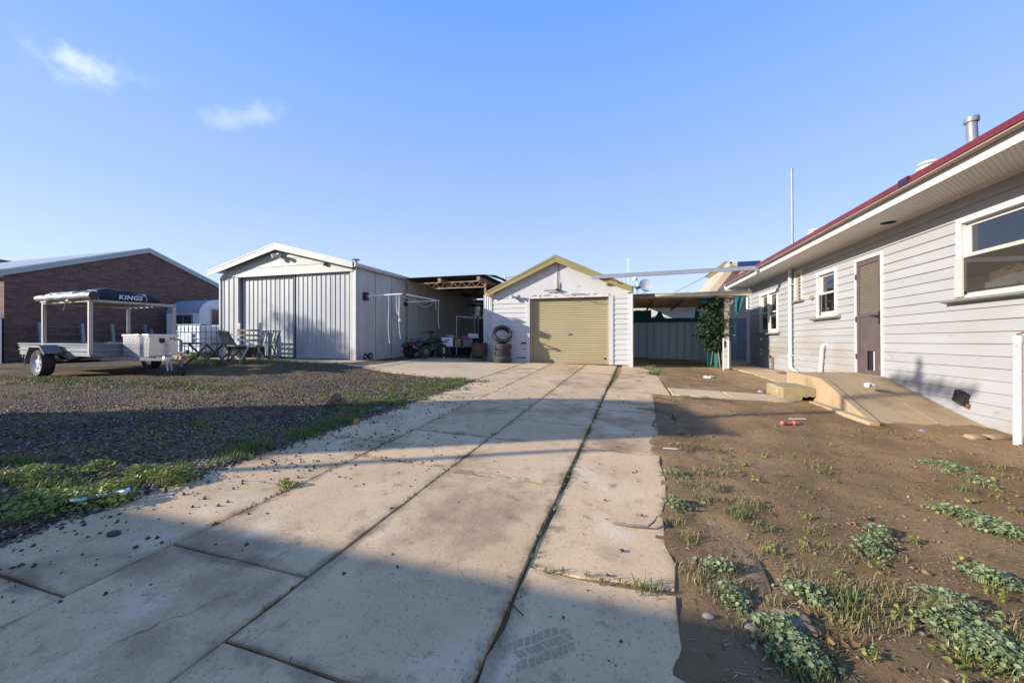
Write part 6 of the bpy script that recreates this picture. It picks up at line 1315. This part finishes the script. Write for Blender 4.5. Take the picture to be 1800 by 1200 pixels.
lit('chew_toy', mb, mat('pale_blue_rubber', (.42, .58, .62), (.50, .62, .62), 8, .45), 'pale blue ring ended dog chew toy lying in the weeds by the concrete', 'toy', 172, 893, 28, .022)
mb = MB().ball((-.07, 0, .028), .028, 12, 8).ball((.07, 0, .028), .028, 12, 8).tube([(-.07, 0, .028), (.07, 0, .028)], .014, 10)
lit('dumbbell_toy', mb, mat('red_rubber', (.50, .13, .10), (.42, .12, .09), 8, .45), 'red rubber dumbbell dog toy on the bare soil', 'toy', 1386, 748, 16)
lit('white_stick', MB().bar((-.10, 0, .008), (.10, .01, .01), .014, .008), whs, 'thin white plastic stick lying just behind the red toy', 'stick', 1402, 739, 10)
lit('white_strip', MB().bar((-.06, 0, .006), (.06, -.01, .008), .008, .005), whs, 'thin white strip lying beside the slab edge at the shadow corner', 'stick', 1178, 793, 5)
def crumple(s, n=7, fl=.4):
    mb = MB(); 
    for _ in range(n): mb.ball((random.uniform(-s, s)*.6, random.uniform(-s, s)*.5, s*fl*.6), (s*random.uniform(.4, .7), s*random.uniform(.3, .6), s*fl*random.uniform(.5, 1)), 7, 5, jit=.35)
    return mb
paper = mat('dirty_white_cloth', (.62, .60, .56), (.45, .42, .38), 14, .9)
o = one(crumple(.085), 'rag', paper, 'dirty white rag dropped on the ramp', 'rag', (3.52, 6.93, .455), R(20))
lit('rag', crumple(.11), paper, 'crumpled white rag on the soil in front of the folding gate', 'rag', 1247, 665, 0)
lit('wrapper', crumple(.05, 4), mat('pale_foil', (.45, .50, .58), None, 9, .35, .4), 'small silvery wrapper beside the mossy step', 'wrapper', 1336, 688)
lit('wrapper', crumple(.05, 4), mat('blue_wrapper', (.05, .09, .38), (.2, .25, .5), 12, .5), 'crumpled dark blue wrapper in the grass by the drive', 'wrapper', 665, 720)
lit('wrapper', crumple(.04, 3, .3), mat('violet_wrapper', (.35, .36, .62), None, 12, .5), 'tiny pale blue wrapper at the foot of the ramp', 'wrapper', 1619, 756)
lit('ball_piece', crumple(.045, 3, .8), mat('orange_foam', (.48, .24, .05), None, 9, .8), 'orange yellow lump at the left edge of the drive', 'toy piece', 628, 747)
lit('twig', MB().tube([(-.14, -.02, .012), (-.05, -.025, .014), (.05, -.015, .016), (.085, .04, .022), (.11, .12, .02)], [.005, .007, .007, .006, .004], 6).tube([(-.1, -.024, .012), (-.12, .0, .018)], .003, 5), mat('grey_twig', (.24, .20, .16), None, 20, .9), 'bent grey twig lying on the right hand slab', 'twig', 1122, 930)
lit('twig', MB().tube([(-.06, .04, .006), (-.01, .0, .008), (.03, -.03, .006)], .0025, 5), mat('dark_twig', (.05, .04, .03), None, 20, .9), 'short dark twig in the shade at the slab joint', 'twig', 910, 1078)
lit('twig', MB().tube([(-.25, .0, .012), (0, .02, .015), (.16, .0, .012), (.3, -.06, .012)], .006, 5), mat('dark_twig', (1, 1, 1)), 'long dark stick half buried in the soil behind the shadow', 'twig', 1248, 703)
for px, py, s, lb in ((200, 945, .034, 'flat dark pebble alone on the shaded concrete slab'), (1245, 1085, .022, 'pale rubble lump at the edge of the nearest slab'), (1322, 1105, .026, 'pale upright stone chip standing in the soil near the bottom edge')):
    lit('pebble', MB().ball((0, 0, s*.25), (s, s*.75, s*.45), 10, 7, jit=.06), mat('pebble_dark', (.05, .048, .05), None, 9, .6) if px < 300 else mat('pebble_pale', (.34, .28, .22), None, 9, .9), lb, 'stone', px, py)
lit('rubble', crumple(.075, 9, .3), mat('grey_rubble', (.25, .185, .125), (.17, .12, .08), 26, .95, bump=.6), 'flat grey rubble heap between weeds at the bottom right', 'rubble', 1395, 1098)
n = 26; c = at(1445, 1130); xy = np.array([c.x, c.y])+rng.normal(0, .06, (n, 2)); V, F, T = leaves(np.column_stack([xy, zs(xy)+.02]), rng.uniform(.008, .018, n), 1.0, 3, .6); stuff(npmesh('fallen_leaves', V, F, leafmat('brown_leaf', (.28, .13, .035), (.16, .08, .03), tr=.1), T))
lit('lid', MB().lathe([(0, 0), (.10, 0), (.11, .012), (.10, .02), (0, .02)], 20), mat('stone_lid', (.30, .25, .19), None, 7, .9), 'low round stone cap beside the mossy step', 'cap', 1385, 706, dz=-.005)

# ------------------------------------------------------------------ what stands out of the frame behind and to the left and throws the long shadows
ho = thing('front_house', 'pale boarded house with low gabled roof standing behind the camera', 'house', (-12, -6.5, .1))
boards(ho, -17, -7.0, 2.8, .2, [], .3, hpaint, -2.9, 'x'); P(MB().bx(-17, -7.0, -10, -2.92, .1, 2.85), 'wall', hpaint, ho, w=True)
P(MB().ext([(-17.4, -2.5, 2.96), (-17.4, -6.4, 4.1), (-17.4, -10.4, 2.96), (-17.4, -10.4, 3.05), (-17.4, -6.4, 4.2), (-17.4, -2.5, 3.05)], (10.7, 0, 0)), 'roof', gutter_m, ho, w=True, smooth=False)
P(MB().bx(-17.4, -6.7, -2.5, -2.38, 2.93, 3.05), 'gutter', gutter_m, ho, w=True)
for x in (-15, -11): P(MB().bx(x, x+1.2, -2.97, -2.93, 1, 2.2), 'window', wpaint, ho, w=True)
ts = thing('shadow_shed', 'unseen tall narrow shed shaped to throw the shadow band', 'shed', (-10.7, .1, .3))  # added out of view; depth and profile fitted to the shadow band
P(MB().ext([(-9.5, -1.22, .2), (-9.5, .93, .2), (-9.5, .93, 3.72), (-9.5, .62, 4.27), (-9.5, -1.22, 4.40)], (-.6, 0, 0)), 'body', zinc, ts, w=True, smooth=False)
P(MB().ext([(-9.46, .96, 3.72), (-9.46, .63, 4.30), (-9.46, -1.25, 4.43), (-9.46, -1.25, 4.40), (-9.46, .62, 4.27), (-9.46, .95, 3.70)], (-.68, 0, 0)), 'roof', zinc, ts, w=True, smooth=False)
P(MB().bx(-9.5, -9.47, -.2, .8, .3, 2.3), 'door', zincd, ts, w=True)
one(MB().tube([(0, 0, 0), (0, 0, 3.45)], .045, 8), 'steel_pole', galv, 'plain steel pole outside the left edge of the frame', 'pole', (-9, -1.29, .3))
am = thing('antenna_mast', 'tall antenna mast outside the left edge of the frame', 'antenna', (-9, -.06, .3))
P(MB().tube([(0, 0, 0), (0, 0, 5.9)], .05, 8), 'mast', galv, am); P(MB().bar((0, -.85, 5.45), (0, .65, 5.55), .05), 'boom', galv, am)
for i in range(9): P(MB().bar((-.3, -.8+.17*i, 5.46+.01*i), (.3, -.8+.17*i, 5.46+.01*i), .03, .10 if i % 3 == 0 else .05), 'element', galv, am)
def tree(loc, cz, rr, label, nl=2600):
    t = thing('garden_tree', label, 'tree', loc)
    P(MB().tube([(0, 0, -.1), (.05, .02, 1.0), (-.03, .05, 2.2), (.05, 0, cz)], [.16, .13, .09, .04], 8).tube([(.0, .03, 1.8), (.5, .3, cz-.2)], [.06, .02], 6).tube([(0, .03, 2.0), (-.5, -.2, cz)], [.06, .02], 6), 'trunk', tim, t)
    k = 26; cc = rng.normal(0, .55, (k, 3))*np.array(rr)+np.array([0, 0, cz]); ci = rng.integers(0, k, nl); P0 = cc[ci]+rng.normal(0, .20, (nl, 3))
    V, F, T = leaves(P0, rng.uniform(.04, .08, nl), 1.5, 3, .6); o = npmesh('crown', V, F, leafmat('tree_leaf', (.05, .08, .025), (.09, .12, .04)), T); o.parent = t
tree((-24, 1.2, .35), 6.1, (.8, .75, 1.0), 'small leafy tree outside the left edge of the frame')
